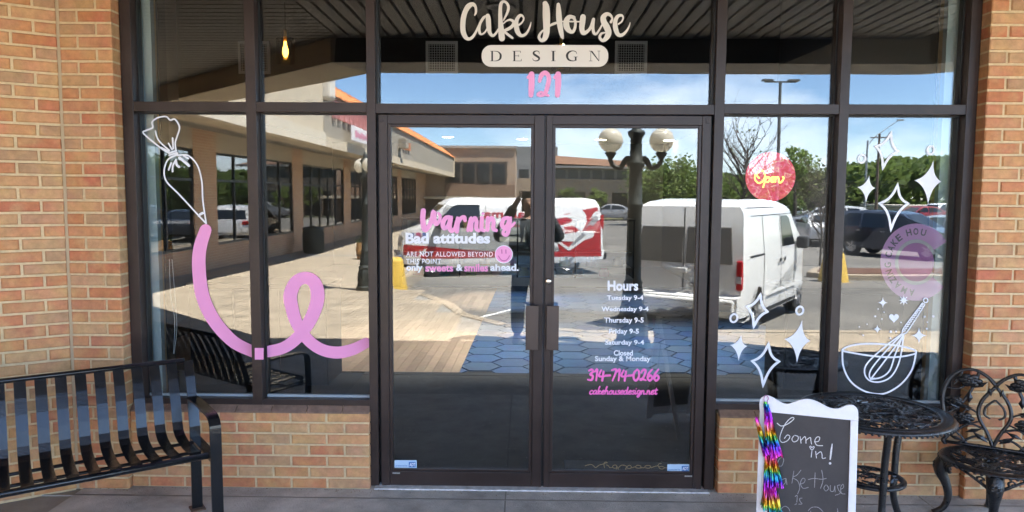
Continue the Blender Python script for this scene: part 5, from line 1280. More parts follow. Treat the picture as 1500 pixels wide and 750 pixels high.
def lamp(loc, rz, label):
    t = thing('globe_street_lamp', label, 'street lamp', loc, rz)
    MB().lathe([(.21, 0), (.21, .07), (.185, .09), (.175, .34), (.15, .40), (.16, .44), (.135, .47), (.12, .62), (.10, .72)], 8).build('base', m_lp, t)
    MB().lathe([(.10, .72), (.115, .74), (.09, .77), (.086, 1.0), (.080, 1.6), (.092, 1.62), (.092, 1.65), (.078, 1.67), (.074, 2.05), (.105, 2.08), (.105, 2.12), (.07, 2.16), (.065, 2.38), (.095, 2.43), (.10, 2.46), (.04, 2.50), (.045, 2.54), (.012, 2.62)], 16).build('column', m_lp, t, smooth=True)
    for s in (-1, 1):
        pts = crom([(0, 0, 2.12), (s*.10, 0, 2.16), (s*.17, 0, 2.06), (s*.25, 0, 2.08), (s*.285, 0, 2.14), (s*.285, 0, 2.20)], 5)
        am = MB().tube(pts, [.035-.012*i/len(pts) for i in range(len(pts))], 8)
        am.lathe([(.03, 2.16), (.055, 2.20), (.07, 2.22), (.05, 2.235)], 14, (s*.285, 0, 0)); a_ = am.build('arm', m_lp, t, smooth=True)
        MB().ball((s*.285, 0, 2.365), .138, n=24, m=16).build('globe', m_globe, t, smooth=True)
lp = mirY(925, 480, -4.42); lamp((lp.x, -4.42, walkz(-4.42)+.004), R(2), 'dark green two-globe street lamp on the walk before the white compact van')
lamp((mirY(536, 300, toY(14)).x, toY(14), walkz(toY(14))+.006), R(62), 'dark green two-globe street lamp beside the brick wing')
m_yel = mat('yellow_paint', (.62,.40,.06), .7, var=.12, vscale=6)
def bollard(p, h, r0, r1, label):
    t = thing('yellow_bollard', label, 'bollard', p)
    MB().lathe([(r0, 0), (r0, .05), (r1, h-.05), (r1-.04, h)], 20).build('post', m_yel, t, smooth=False); MB().lathe([(r0+.02, 0), (r0+.04, .012), (r0+.02, .02)], 20).build('footing', m_conc, t)
yb = -10.9; pb = mirY(582, 395, yb); bollard((pb.x-.12, yb, lotz(yb)-.02), .85, .36, .26, 'yellow painted concrete bollard at the plaza kerb before the sign van')
yb = -14.8; pb = mirY(1221, 395, yb); bollard((pb.x, yb, lotz(yb)-.02), .75, .36, .24, 'yellow painted concrete bollard beside the planted island')
t = thing('barrel_planter', 'tan slatted barrel planter on the plaza by the brick wing', 'planter', (mirY(531, 365, toY(22)).x, toY(22), walkz(toY(22))+.006))
MB().lathe([(.16, 0), (.2, .25), (.17, .5), (.15, .48), (.15, .44)], 16).build('barrel', mat('barrel_wood', (.42,.25,.11), .8, var=.2, vscale=8), t); MB().lathe([(.18, .1), (.196, .12), (.192, .15)], 16, cap=False).build('hoop', m_lp, t)
lf = MB()
for k in range(60):
    a = random.uniform(0, 6.28); r_ = random.uniform(0, .2); z = random.uniform(.46, .7); c = Vector((r_*math.cos(a), r_*math.sin(a), z)); u = Vector((random.gauss(0,1), random.gauss(0,1), random.gauss(0,1))).normalized()*.05; v = u.orthogonal().normalized()*.03
    lf.add([c-u, c+v, c+u, c-v], [(0,1,2,3)])
lf.build('plant', mat('bedding_green', (.06,.11,.03), .7), t)

# ================================================================ vehicles
m_tyre = mat('tyre', (.018,.018,.018), .85); m_rim = mat('alloy', (.45,.45,.46), .3, .9); m_vg = mat('car_glass', (.012,.016,.018), .04, 0, spec=.8)
m_black_pl = mat('black_plastic', (.02,.02,.021), .6); m_red = mat('tail_red', (.45,.01,.015), .2); m_lampw = mat('head_lamp', (.6,.62,.64), .1)
def wheel(t, x, y, r, w, side):
    tm = MB(); tm.lathe([(r*.62, -w/2), (r*.93, -w/2), (r, -w/2+.03), (r, w/2-.03), (r*.93, w/2), (r*.62, w/2)], 24, cap=False); tm.v = [(a, c, b) for a, b, c in tm.v]; tm.v = [(x+a, y+b, r+c) for a, b, c in tm.v]
    o = tm.build('wheel', m_tyre, t, smooth=False)
    rm = MB(); ys_ = y+side*(w/2-.015)
    rm.lathe([(.02, .03), (r*.16, .028), (r*.2, .005), (r*.5, -.02), (r*.62, .015), (r*.64, .0), (r*.6, -.05), (.01, -.05)], 20, cap=False); rm.v = [(x+a, ys_+side*c, r+b) for a, b, c in rm.v]
    for k in range(5):
        a = 2*math.pi*k/5; c = Vector((x, ys_+side*.02, r)); d = Vector((math.cos(a), 0, math.sin(a))); rm.bar(c+d*r*.12, c+d*r*.6, .06, .03, (0, side, 0))
    rm.build('rim', m_rim, o)
def vehicle(name, label, cat, loc, rz, prof, W_, paint, wheels, r, belt, tumble=.16, nose=.25, windows=(), extras=None, bev=.05, wsc=(), parts=(), group=None):
    """prof: closed side outline (x forward, z up) without wheel arches; wheels: x positions"""
    t = thing(name, label, cat, loc, rz, group)
    xs = [p[0] for p in prof]; x0, x1 = min(xs), max(xs); zmin = min(p[1] for p in prof); ztop = max(p[1] for p in prof); rnd_ = .17
    def hw(x, z):
        w = W_/2
        if z > belt: w -= tumble*(z-belt)
        if x > x1-.7: w -= nose*((x-(x1-.7))/.7)**2
        if x < x0+.25: w -= .06*((x0+.25-x)/.25)**2
        if z < .45: w -= .05*(.45-z)/.3
        if z > ztop-.26: w -= rnd_*((z-(ztop-.26))/.26)**2.2
        return w
    arch = []                                                       # underside with wheel arches, front to back
    for wx in sorted(wheels, reverse=True):
        for k in range(0, 9):
            a = math.pi*k/8; arch.append((wx+(r+.07)*math.cos(a), max(zmin, r+(r+.07)*math.sin(a)-.0)))
    poly = list(prof)+arch
    bm = bmesh.new(); n = len(poly)
    A = [bm.verts.new((x, -1, z)) for x, z in poly]; Bv = [bm.verts.new((x, 1, z)) for x, z in poly]
    bm.faces.new(A); bm.faces.new(Bv[::-1])
    for i in range(n): bm.faces.new((A[i], Bv[i], Bv[(i+1) % n], A[(i+1) % n]))
    bmesh.ops.triangulate(bm, faces=[f_ for f_ in bm.faces if len(f_.verts) > 4])
    ZPL = (.5, belt, belt+.3, belt+.6, ztop-.26, ztop-.18, ztop-.11, ztop-.05, ztop-.015); XPL = (x1-.08, x1-.15, x1-.35, x1-.7, x0+.25, x0+.1)
    for z in ZPL: bmesh.ops.bisect_plane(bm, geom=bm.verts[:]+bm.edges[:]+bm.faces[:], plane_co=(0, 0, z), plane_no=(0, 0, 1))
    for x in XPL: bmesh.ops.bisect_plane(bm, geom=bm.verts[:]+bm.edges[:]+bm.faces[:], plane_co=(x, 0, 0), plane_no=(1, 0, 0))
    for v in bm.verts: v.co.y = math.copysign(hw(v.co.x, v.co.z), v.co.y)
    bmesh.ops.recalc_face_normals(bm, faces=bm.faces)
    me = bpy.data.meshes.new('body'); bm.to_mesh(me); bm.free(); me.materials.append(paint)
    o = link('body', me, t, bev); o.modifiers['bevel'].angle_limit = R(38)
    me.polygons.foreach_set('use_smooth', [True]*len(me.polygons)); me.set_sharp_from_angle(angle=R(32))
    for wx in wheels:
        for s in (-1, 1): wheel(t, wx, s*(W_/2-.12), r, .2, s)
    def side_panel(nm, pts, m, off=.006, sides=(-1, 1), par=None, th=.012):
        for s in sides:
            b2 = bmesh.new(); b2.faces.new([b2.verts.new((x, 0, z)) for x, z in pts]); bmesh.ops.triangulate(b2, faces=b2.faces[:])
            for z in ZPL: bmesh.ops.bisect_plane(b2, geom=b2.verts[:]+b2.edges[:]+b2.faces[:], plane_co=(0, 0, z), plane_no=(0, 0, 1))
            for x in XPL: bmesh.ops.bisect_plane(b2, geom=b2.verts[:]+b2.edges[:]+b2.faces[:], plane_co=(x, 0, 0), plane_no=(1, 0, 0))
            for v in b2.verts: v.co.y = s*(hw(v.co.x, v.co.z)+off)
            me2 = bpy.data.meshes.new(nm); b2.to_mesh(me2); b2.free(); me2.materials.append(m); link(nm, me2, par or t)
    for nm, pts in windows: side_panel(nm, pts, m_vg)
    for (pa_, pb_, ins, nm, m) in wsc:                               # panes across the car between two outline points
        a, b = Vector((pa_[0], 0, pa_[1])), Vector((pb_[0], 0, pb_[1])); d = b-a; nrm = Vector((-d.z, 0, d.x)).normalized()
        if nrm.x*(1 if pa_[0] > (x0+x1)/2 else -1) < 0: nrm = -nrm
        a2, b2 = a+d*.06, a+d*.94; mb = MB(); wa, wb = hw(*pa_)-ins, hw(*pb_)-ins
        vs = [a2+Vector((0,-wa,0)), a2+Vector((0,wa,0)), b2+Vector((0,wb,0)), b2+Vector((0,-wb,0))]
        mb.add([v+nrm*.008 for v in vs]+[v-nrm*.02 for v in vs], [(0,1,2,3), (7,6,5,4), (0,4,5,1), (1,5,6,2), (2,6,7,3), (3,7,4,0)]); mb.build(nm, m, t)
    if extras: extras(t, hw, side_panel)
    return t
def q4(x0, x1, z0, z1): return [(x0, z0), (x1, z0), (x1, z1), (x0, z1)]
# ---- white compact panel van
m_vw = mat('van_white', (.84,.84,.82), .3, coat=.5); m_seam = mat('seam_dark', (.06,.06,.06), .8)
m_vrw = mat('van_rear_glass', (.17,.165,.155), .12)
tc_prof = [(-2.12,.34),(-2.16,.42),(-2.15,.62),(-2.07,.66),(-2.05,1.05),(-1.98,1.55),(-1.88,1.92),(-1.72,1.99),(-1.2,2.03),(-.3,2.03),(.35,1.99),(.72,1.90),(1.02,1.62),(1.36,1.26),(1.75,1.14),(2.02,1.00),(2.16,.80),(2.2,.5),(2.14,.28),(1.9,.24),(-1.9,.26)]
def tc_ex(t, hw, sp_):
    # rear doors: two windows, seam, handle, plate, tall tail lamps
    rear = lambda z: {True: -2.05}.get(z < 1.05, -2.05+(z-1.05)*.15)
    for y0, y1 in ((-.74, -.03), (.03, .74)):
        mb = MB(); vs = [(rear(1.10)-.012, y0, 1.10), (rear(1.10)-.012, y1, 1.10), (rear(1.62)-.02, y1*.93, 1.62), (rear(1.62)-.02, y0*.93, 1.62)]
        mb.add(vs+[(x+.03, y, z) for x, y, z in vs], [(0,1,2,3), (7,6,5,4), (0,4,5,1), (1,5,6,2), (2,6,7,3), (3,7,4,0)]); mb.build('rear_window', m_vrw, t, bevel=.01)
    MB().box(-2.068, -2.04, -.006, .006, .66, 1.9).build('door_seam', m_seam, t)
    MB().box(-2.09, -2.05, -.26, .06, .95, 1.03).build('rear_handle', m_vw, t, bevel=.015); MB().box(-2.072, -2.05, -.05, .02, .975, 1.005).build('handle_slot', m_black_pl, t)
    MB().box(-2.075, -2.05, .1, .46, .70, .86).build('number_plate', mat('plate_white', (.6,.6,.6), .5), t); MB().box(-2.19, -2.1, -.8, .8, .40, .60).build('rear_bumper', m_vw, t, bevel=.03)
    for s in (-1, 1):
        l = MB().box(-2.09, -1.93, s*.80 if s > 0 else -.885, .885 if s > 0 else -.80, .74, 1.16).build('tail_lamp', m_red, t, bevel=.02)
        MB().box(-2.096, -2.06, s*.845-.035, s*.845+.035, .84, .94).build('lamp_lens', m_lampw, l)
        MB().box(-2.18, -2.16, s*.68-.07, s*.68+.07, .44, .48).build('reflector', m_red, t)
        MB().box(.98, 1.16, s*.93-.02 if s > 0 else -1.10, 1.10 if s > 0 else -.91, 1.17, 1.38).build('wing_mirror', m_black_pl, t, bevel=.04)
        MB().box(1.88, 2.14, s*.66-.1, s*.66+.1, .8, 1.0).build('headlamp', m_lampw, t, bevel=.04)
    sp_('door_seam', q4(.0, .02, .34, 1.78), m_seam, .004); sp_('door_seam', q4(-1.02, -1.0, .55, 1.78), m_seam, .004); sp_('door_seam', q4(.94, .958, .34, 1.2), m_seam, .004)
    sp_('slide_track', q4(-1.75, -.98, 1.18, 1.21), m_black_pl, .004); sp_('door_handle', q4(-.2, -.06, 1.02, 1.08), m_black_pl, .03); sp_('door_handle', q4(.08, .22, 1.02, 1.08), m_black_pl, .03)
    sp_('body_crease', q4(-1.6, .9, 1.78, 1.792), m_seam, .003); sp_('body_crease', q4(-1.7, -.2, 1.9, 1.91), m_seam, .003); sp_('rub_strip', q4(-.85, 1.0, .54, .60), m_vw, .03); sp_('sill', q4(-.85, 1.0, .27, .33), m_black_pl, .01)
rw = mirZ(1099, 488, -.40); fwv = mirZ(1164, 457, -.44)
hd = (fwv-rw); hd.z = 0; ang = math.atan2(hd.y, hd.x); dirv = Vector((math.cos(ang), math.sin(ang), 0)); leftv = Vector((-dirv.y, dirv.x, 0))
vl = rw+dirv*1.28-leftv*.80                                       # local origin: rear wheel sits at x = -1.28, y = +.80
vehicle('compact_van', 'white compact panel van parked tail towards the shop doors', 'van', (vl.x, vl.y, lotz(vl.y)-.02), ang, tc_prof, 1.80, m_vw, (-1.28, 1.38), .33, 1.15, .10, .22,
        windows=(('door_window', [(.08,1.25),(.98,1.25),(.66,1.70),(.5,1.76),(.08,1.76)]),), extras=tc_ex, bev=.06, wsc=(((1.02,1.62),(1.36,1.26),.14,'windscreen',m_vg), ((.72,1.90),(1.02,1.62),.2,'windscreen',m_vg)))
# ---- white sign van with red graphics
m_vr = mat('graphics_red', (.42,.025,.03), .3, coat=.4); m_vgy = mat('graphics_grey', (.32,.32,.33), .35)
es_prof = [(-2.72,.42),(-2.78,.5),(-2.78,.66),(-2.72,.70),(-2.70,1.2),(-2.62,1.9),(-2.52,2.06),(-2.2,2.10),(1.15,2.10),(1.4,2.05),(1.6,1.94),(2.22,1.30),(2.58,1.18),(2.72,1.04),(2.77,.8),(2.80,.55),(2.76,.36),(2.5,.32),(-2.5,.34)]
def es_ex(t, hw, sp_):
    sp_('red_band', [(-2.68,.50),(-2.2,.50),(2.2,.50),(2.72,.6),(2.72,.86),(1.9,.80),(.9,.66),(-.5,.60),(-1.3,.62),(-1.3,.64),(-2.68,.64)], m_vr, .004, (-1,), th=.0)
    # big red rear swoosh with a white figure in it
    sp_('red_panel', [(-2.66,.642),(-1.5,.642),(-1.4,1.0),(-1.15,1.45),(-1.4,1.62),(-1.9,1.74),(-2.56,1.86),(-2.64,1.5)], m_vr, .005, (-1,), th=.0)
    P = lambda u, v, y: (u, -(hw(u, v)+.009-y*1.0), v)
    f = Flat(0, P)
    f.stroke([(-1.05,1.50,.30),(-1.35,1.70,.34),(-1.75,1.76,.36),(-2.05,1.58,.38),(-1.92,1.30,.38),(-1.5,1.20,.30)]); f.stroke([(-1.55,1.02,.2),(-2.0,1.04,.26),(-2.35,1.1,.2)])
    f.build('white_figure', m_vw, t, world=False)
    f = Flat(-.002, P); f.stroke([(-1.35,.98,.06),(-1.75,.70,.10),(-2.1,1.0,.2),(-2.55,1.62,.26)], smooth=False); f.build('tick_mark', m_vw, t, world=False)
    f = Flat(-.004, P); f.stroke([(-1.85,.82,.05),(-2.15,1.1,.12),(-2.5,1.55,.15)], smooth=False); f.build('tick_shade', m_vgy, t, world=False)
    # lettering along the side (reads right way round on the van itself)
    def vt(s, xa, xb, z0, z1, m, bold=0, name='side_lettering'):
        f = Flat(0, lambda u, v, y: (u, -(hw(u, -v)+.010-y), -v)); font_text(f, s, xb, -z1, xa, -z0, bold); f.build(name, m, t, world=False)
    vt('signarama', .62, -1.2, 1.50, 1.78, m_vr, .02)
    for k, z in enumerate((1.24, 1.08, .92)): [vt(w_, a, b, z, z+.07, m_vgy) for w_, a, b in (('Signs', .52, .27), ('Graphics', .17, -.2), ('Banners', -.35, -.62), ('Vehicles', -.68, -.98))]
    vt('signarama-stl.com', 1.25, .62, .90, .97, m_vgy)
    for k, c in enumerate(((.02,.09,.35), (.5,.08,.2), (.02,.12,.45))):
        sp_('social_badge', q4(2.12+.17*k, 2.25+.17*k, 1.04, 1.17), mat('badge_%d' % k, c, .4), .006, (-1,), th=0)
    sp_('door_seam', q4(.55, .562, .4, 1.98), m_seam, .004); sp_('door_seam', q4(-.62, -.608, .5, 2.0), m_seam, .004); sp_('door_seam', q4(-.03, -.018, .5, 2.0), m_seam, .004); sp_('door_seam', q4(1.75, 1.762, .5, 1.3), m_seam, .004)
    sp_('door_handle', q4(.62, .74, 1.15, 1.36), m_black_pl, .02); sp_('door_handle', q4(-.52, -.4, 1.15, 1.36), m_black_pl, .02)
    for s in (-1, 1):
        MB().box(-2.74, -2.64, s*.9-.07, s*.9+.07, 1.25, 1.65).build('tail_lamp', m_red, t, bevel=.02); MB().box(2.6, 2.76, s*.72-.13, s*.72+.13, .78, .98).build('headlamp', m_lampw, t, bevel=.03)
        MB().box(1.72, 1.86, s*1.03-.02 if s > 0 else -1.24, 1.24 if s > 0 else -1.01, 1.28, 1.55).build('wing_mirror', m_black_pl, t, bevel=.03)
    MB().box(-2.86, -2.74, -.95, .95, .42, .6).build('rear_bumper', m_black_pl, t, bevel=.03); MB().box(2.74, 2.88, -.92, .92, .42, .6).build('front_bumper', m_rim, t, bevel=.03); MB().tube([(1.1, .5, 2.08), (1.05, .5, 2.35)], .006, 5).build('aerial', m_black_pl, t)
yv = -16.6; pl0 = mirY(580, 340, yv+.4); pl1 = mirY(876, 340, yv-.6); cxv = (pl0.x+pl1.x)/2
vehicle('sign_van', 'white cargo van with red side graphics parked across the lot', 'van', (cxv, yv-.1, lotz(yv)-.02), R(180-13), es_prof, 2.0, m_vw, (-1.72, 1.98), .36, 1.22, .13, .2,
        windows=(('door_window', [(.72,1.32),(1.92,1.32),(1.78,1.54),(1.45,1.86),(1.3,1.92),(.72,1.92)]),), extras=es_ex, bev=.06, wsc=(((1.6,1.94),(2.22,1.30),.12,'windscreen',m_vg),))
# ---- cars
suv_prof = [(-2.2,.36),(-2.28,.5),(-2.26,.8),(-2.2,1.05),(-2.02,1.5),(-1.8,1.64),(-1.0,1.69),(.0,1.67),(.42,1.58),(1.15,1.08),(1.9,.96),(2.2,.82),(2.28,.55),(2.2,.28),(-2.1,.30)]
sed_prof = [(-2.25,.36),(-2.32,.55),(-2.3,.85),(-2.15,.98),(-1.6,1.02),(-1.0,1.38),(-.5,1.45),(.2,1.44),(.5,1.36),(1.1,.98),(1.9,.84),(2.2,.72),(2.3,.5),(2.22,.26),(-2.15,.28)]
def car_ex(zl):
    def ex(t, hw, sp_):
        x0, x1 = (-2.2, 2.2)
        for s in (-1, 1):
            MB().box(1.95, 2.27, s*.66-.15, s*.66+.15, zl-.02, zl+.12).build('headlamp', m_lampw, t, bevel=.03); MB().box(-2.29, -2.1, s*.72-.13, s*.72+.13, zl+.05, zl+.22).build('tail_lamp', m_red, t, bevel=.03)
            MB().box(.75, .92, s*.88-.01 if s > 0 else -1.04, 1.04 if s > 0 else -.87, .98, 1.12).build('wing_mirror', m_black_pl, t, bevel=.03)
        MB().box(2.2, 2.3, -.5, .5, zl-.05, zl+.06).build('grille', m_rim, t, bevel=.01); MB().box(2.2, 2.31, -.72, .72, .36, .52).build('lower_grille', m_black_pl, t, bevel=.02); MB().box(2.29, 2.315, -.2, .2, .56, .67).build('number_plate', mat('plate_white', (.6,.6,.6), .5), t)
        sp_('door_seam', q4(.02, .03, .4, 1.0), m_seam, .003); sp_('door_seam', q4(-.95, -.94, .45, 1.0), m_seam, .003); sp_('door_handle', q4(-.25, -.08, .9, .94), m_rim, .02); sp_('door_handle', q4(-1.15, -1.0, .92, .96), m_rim, .02)
    return ex
def suv(label, loc, rz, paint, group='cars on the lot'):
    return vehicle('parked_car', label, 'car', loc, rz, suv_prof, 1.84, paint, (-1.35, 1.4), .35, 1.0, .28, .3,
      windows=(('side_window', [(-.02,1.06),(.98,1.08),(.42,1.5),(.22,1.57),(-.02,1.58)]), ('side_window', [(-.98,1.06),(-.1,1.06),(-.1,1.58),(-.98,1.59)]), ('side_window', [(-1.85,1.12),(-1.06,1.08),(-1.06,1.58),(-1.6,1.56)])),
      extras=car_ex(.78), bev=.07, wsc=(((.42,1.58),(1.15,1.08),.14,'windscreen',m_vg), ((-2.2,1.05),(-2.02,1.5),.14,'rear_window',m_vg)), group=group)
def sedan(label, loc, rz, paint, group='cars on the lot'):
    return vehicle('parked_car', label, 'car', loc, rz, sed_prof, 1.8, paint, (-1.4, 1.42), .33, .92, .35, .35,
      windows=(('side_window', [(.0,.97),(.95,.98),(.5,1.28),(.3,1.35),(.0,1.36)]), ('side_window', [(-1.4,1.0),(-.08,.97),(-.08,1.36),(-.5,1.36),(-1.0,1.28)])),
      extras=car_ex(.66), bev=.07, wsc=(((.5,1.36),(1.1,.98),.14,'windscreen',m_vg), ((-1.6,1.02),(-1.0,1.38),.14,'rear_window',m_vg)), group=group)
paint = lambda n, c, r_=.28: mat('paint_'+n, c, r_, coat=.6)
def lotp(px, Y): p = mirY(px, 330, Y); return (p.x, Y, lotz(Y)-.02)
suv('dark navy sports utility car nosing towards the round pink film', lotp(1318, -23.5), R(52), paint('navy_dark', (.032,.04,.058)))
suv('silver sports utility car parked behind the white compact van', lotp(1208, -36), R(200), paint('silver', (.42,.44,.46)))
sedan('white saloon car parked behind the dark navy car', lotp(1248, -37), R(205), paint('white', (.72,.72,.72)))
sedan('pale blue-grey saloon car cut off by the pale trim post', lotp(1402, -27), R(60), paint('bluegrey', (.30,.36,.42)))
sedan('dark red saloon car far down the lot', lotp(1347, -56), R(170), paint('red', (.25,.02,.02)))
suv('white sports utility car beside the far red saloon', lotp(1372, -58), R(160), paint('white', (.72,.72,.72)))
sedan('white saloon car far behind the light mast', lotp(1149, -58), R(190), paint('white', (.72,.72,.72)))
sedan('grey saloon car parked before the long brick office', lotp(893, -62), R(185), paint('grey', (.3,.31,.33)))
# a row in the middle of the lot, seen again in the arcade windows
for k, (x, c, nm) in enumerate(((-2.9, (.72,.72,.72), 'white'), (-.3, (.03,.04,.06), 'navy'), (2.2, (.42,.44,.46), 'silver'), (13.6, (.72,.72,.72), 'white'))):
    (suv if k % 2 == 0 else sedan)(['white sports utility car', 'navy saloon car', 'silver sports utility car', 'white saloon car'][k]+(' in the row behind the sign van' if k < 3 else ' alone in a bay beyond the planted island'), (x, -30, lotz(-30)-.02), R(-90+4*k), paint(nm, c))
# parking bay lines and the island
ln = MB()
for k in range(2):
    x = -1.8+k*2.8; y0, y1 = -6.1, -11
    n0 = len(ln.v)
    d = .62
    for i in range(5):
        y = y0+(y1-y0)*i/4; xx = x+d*(y0-y)*.7
        ln.v += [(xx, y, lotz(y)-.013), (xx+.1, y, lotz(y)-.013)]
    ln.f += [(n0+2*i, n0+2*i+1, n0+2*i+3, n0+2*i+2) for i in range(4)]
for k in range(14):
    x = -6+k*2.8; n0 = len(ln.v)
    ln.v += [(x, -27.5, lotz(-28)-.013), (x+.1, -27.5, lotz(-28)-.013), (x+.1, -32.5, lotz(-30)-.013), (x, -32.5, lotz(-30)-.013)]; ln.f.append((n0, n0+1, n0+2, n0+3))
tag(ln.build('bay_lines', m_line), kind='structure')
isl = thing('planted_island', 'kerbed island with brown mulch and low shrubs on the lot', 'traffic island', (9.5, -16.8, lotz(-16.8)))
a_, b_ = mirZ(1180, 402, -.45), mirZ(1262, 402, -.45)
MB().prism([(a_.x, -15.9), (a_.x+.6, -15.3), (b_.x+3.2, -15.3), (b_.x+3.6, -16.3), (b_.x+3.2, -17.2), (a_.x+.7, -17.2)], lambda u, v, d: (u, v, d), -.56, -.36).build('kerb_ring', m_conc, isl, world=True, bevel=.03)
MB().prism([(a_.x+.3, -15.95), (a_.x+.75, -15.5), (b_.x+3.0, -15.5), (b_.x+3.3, -16.3), (b_.x+3.0, -17.0), (a_.x+.8, -17.0)], lambda u, v, d: (u, v, d), -.55, -.345).build('mulch', mat('mulch', (.11,.05,.028), .95, var=.4, vscale=12, bump=.8), isl, world=True)

# ================================================================ buildings across the lot
m_br3 = brick_mat('brick_brown', (.40,.29,.20), (.33,.21,.14), (.42,.35,.27))
m_br4 = brick_mat('brick_dark', (.20,.12,.08), (.16,.09,.065), (.2,.16,.12))
m_off = mat('office_grey', (.26,.25,.235), .85, var=.08, vscale=1); m_ofw = mat('office_window', (.02,.022,.025), .15)
def bbox(nm, x0, x1, Y0, Y1, z0, z1, m, par, **kw): return MB().box(min(x0, x1), max(x0, x1), min(Y0, Y1), max(Y0, Y1), z0, z1).build(nm, m, par, world=True, **kw)
YA = -54
b1 = thing('brick_office', 'brown brick two-storey office with a band of dark windows', 'building', (-6, YA-4, -.55))
xa = lambda px, Y: mirY(px, 280, Y).x
za = lambda py, Y: mirY(760, py, Y).z
xl1, xr1 = -16, xa(754, YA)
bbox('wall', xl1, xr1, YA-9, YA-.3, -.6, za(218, YA), m_br3, b1); bbox('coping', xl1, xr1+.1, YA-9, YA-.15, za(218, YA)+.005, za(214, YA), mat('coping_stone', (.4,.36,.3), .8), b1)
bbox('lower_wall', xl1, xr1, YA-.3, YA, -.6, za(289, YA), m_br4, b1); bbox('brick_band', xl1, xa(650, YA), YA-.298, YA-.02, za(289, YA)+.01, za(222, YA), m_br3, b1)
bbox('sill_band', xa(652, YA), xr1, YA-.298, YA-.05, za(289, YA)+.012, za(271, YA), m_br4, b1)
bbox('window_recess', xa(652, YA), xa(742, YA), YA-.32, YA-.285, za(270, YA), za(238, YA), mat('recess_brown', (.09,.07,.055), .8), b1)
for k in range(4):
    a = 657+21.5*k; w_ = bbox('window', xa(a, YA), xa(a+17, YA), YA-.284, YA-.25, za(268, YA), za(241, YA), m_ofw, b1)
bbox('canopy', xl1, xr1+1.0, YA, YA+1.3, za(292, YA), za(288, YA), m_creamst, b1); bbox('shop_window', xa(655, YA), xa(740, YA), YA-.01, YA+.03, -.3, za(295, YA), m_ofw, b1)
YC = -68
b2 = thing('long_office', 'long brick and grey office with arched ground floor openings and brown roof', 'building', (3, YC-5, -.55))
x0, x1 = xa(752, YC), xa(926, YC)
bbox('wall', x0, x1, YC-10, YC-.5, -.6, za(240, YC), m_off, b2); bbox('plant_room', x0, xa(817, YC), YC-10, YC-1, za(240, YC)+.01, za(214, YC), m_off, b2)
bbox('lower_wall_band', x0, x1+.2, YC-.5, YC, za(281, YC), za(262, YC), m_br3, b2)
for a, b in ((752, 770), (776, 800), (812, 817), (829, 835), (857, 863), (889, 896), (920, 927)): bbox('pier', xa(a, YC), xa(b, YC), YC-.49, YC-.01, -.6, za(281, YC)-.01, m_br3, b2)
bbox('opening', x0, x1, YC-.6, YC-.495, -.6, za(281, YC)-.02, m_ofw, b2)
rfm = mat('roof_brown', (.20,.105,.06), .8)
mb = MB(); mb.add([(xa(812, YC), YC+.9, za(240, YC)), (xa(952, YC), YC+.9, za(244, YC)), (xa(952, YC), YC-9, za(244, YC)), (xa(812, YC), YC-9, za(240, YC)), (xa(812, YC), YC-1, za(227, YC)), (xa(915, YC), YC-1, za(233, YC)), (xa(915, YC), YC-8, za(233, YC)), (xa(812, YC), YC-8, za(227, YC))],
   [(0,1,5,4), (1,2,6,5), (2,3,7,6), (3,0,4,7), (4,5,6,7), (3,2,1,0)]); mb.build('roof', rfm, b2, world=True)
bbox('eaves', xa(812, YC), xa(952, YC), YC-.4, YC+.95, za(246, YC), za(243, YC), m_off, b2)
for k in range(9): a = 760+18*k; bbox('window', xa(a, YC), xa(a+14, YC), YC-.51, YC-.46, za(261, YC), za(248, YC), m_ofw, b2)
YD = -88
b3 = thing('tan_store', 'low tan store with a flat roof beyond the dark red car', 'building', (60, YD-6, -.55))
bbox('wall', xa(1328, YD), xa(1470, YD), YD-12, YD, -.6, za(301, YD), mat('tan_render', (.42,.36,.27), .85), b3); bbox('parapet', xa(1326, YD), xa(1472, YD), YD-12, YD+.2, za(301, YD)+.005, za(298, YD), mat('coping_stone', (.4,.36,.3), .8), b3)
bbox('brick_bay', xa(1322, YD), xa(1352, YD), YD+.01, YD+.5, -.6, za(299, YD), m_br3, b3); bbox('store_sign', xa(1356, YD), xa(1363, YD), YD+.01, YD+.1, za(306, YD), za(300, YD), m_redl, b3)
for k in range(5): bbox('shop_window', xa(1372+16*k, YD), xa(1383+16*k, YD), YD+.01, YD+.05, 0, za(306, YD), m_ofw, b3)
# grass verge and street beyond the lot
gr = sheet('grass_verge', [[(x, y, -.49) for x in (-60, 40, 120)] for y in (-63.5, -66)], mat('dry_grass', (.12,.13,.05), .95, var=.3, vscale=1.5))
gr2 = sheet('far_ground', [[(x, y, -.5) for x in (-400, 0, 400)] for y in (-90, -420)], mat('far_grass', (.08,.105,.04), .95, var=.2, vscale=.3))

# ================================================================ masts, poles and wires
def mast(px, pyt, Y, label):
    p = mirY(px, pyt, Y); t = thing('light_mast', label, 'light mast', (p.x, Y, lotz(Y)-.02))
    h = p.z-lotz(Y); MB().lathe([(.3, 0), (.3, .6), (.1, .62)], 12).build('footing', m_yel, t); m_ = mat('mast_bronze', (.16,.15,.13), .5, .4)
    MB().tube([(0, 0, .6), (0, 0, h)], [.12, .08], 10).build('pole', m_, t); MB().bar((-.9, 0, h+.02), (.9, 0, h+.02), .1, .08).build('crossarm', m_, t)
    for s in (-1, 1): MB().box(s*.75-.3, s*.75+.3, -.2, .2, h+.06, h+.16).build('lamp_head', m_, t)
mast(1143, 120, -40, 'tall bronze parking light mast with two flat heads')
Yp = -66; pp = mirY(1272, 205, Yp); t = thing('street_light', 'grey street light with a long rising arm', 'street light', (pp.x, Yp, -.52)); m_g = mat('galvanised', (.35,.36,.37), .5, .5)
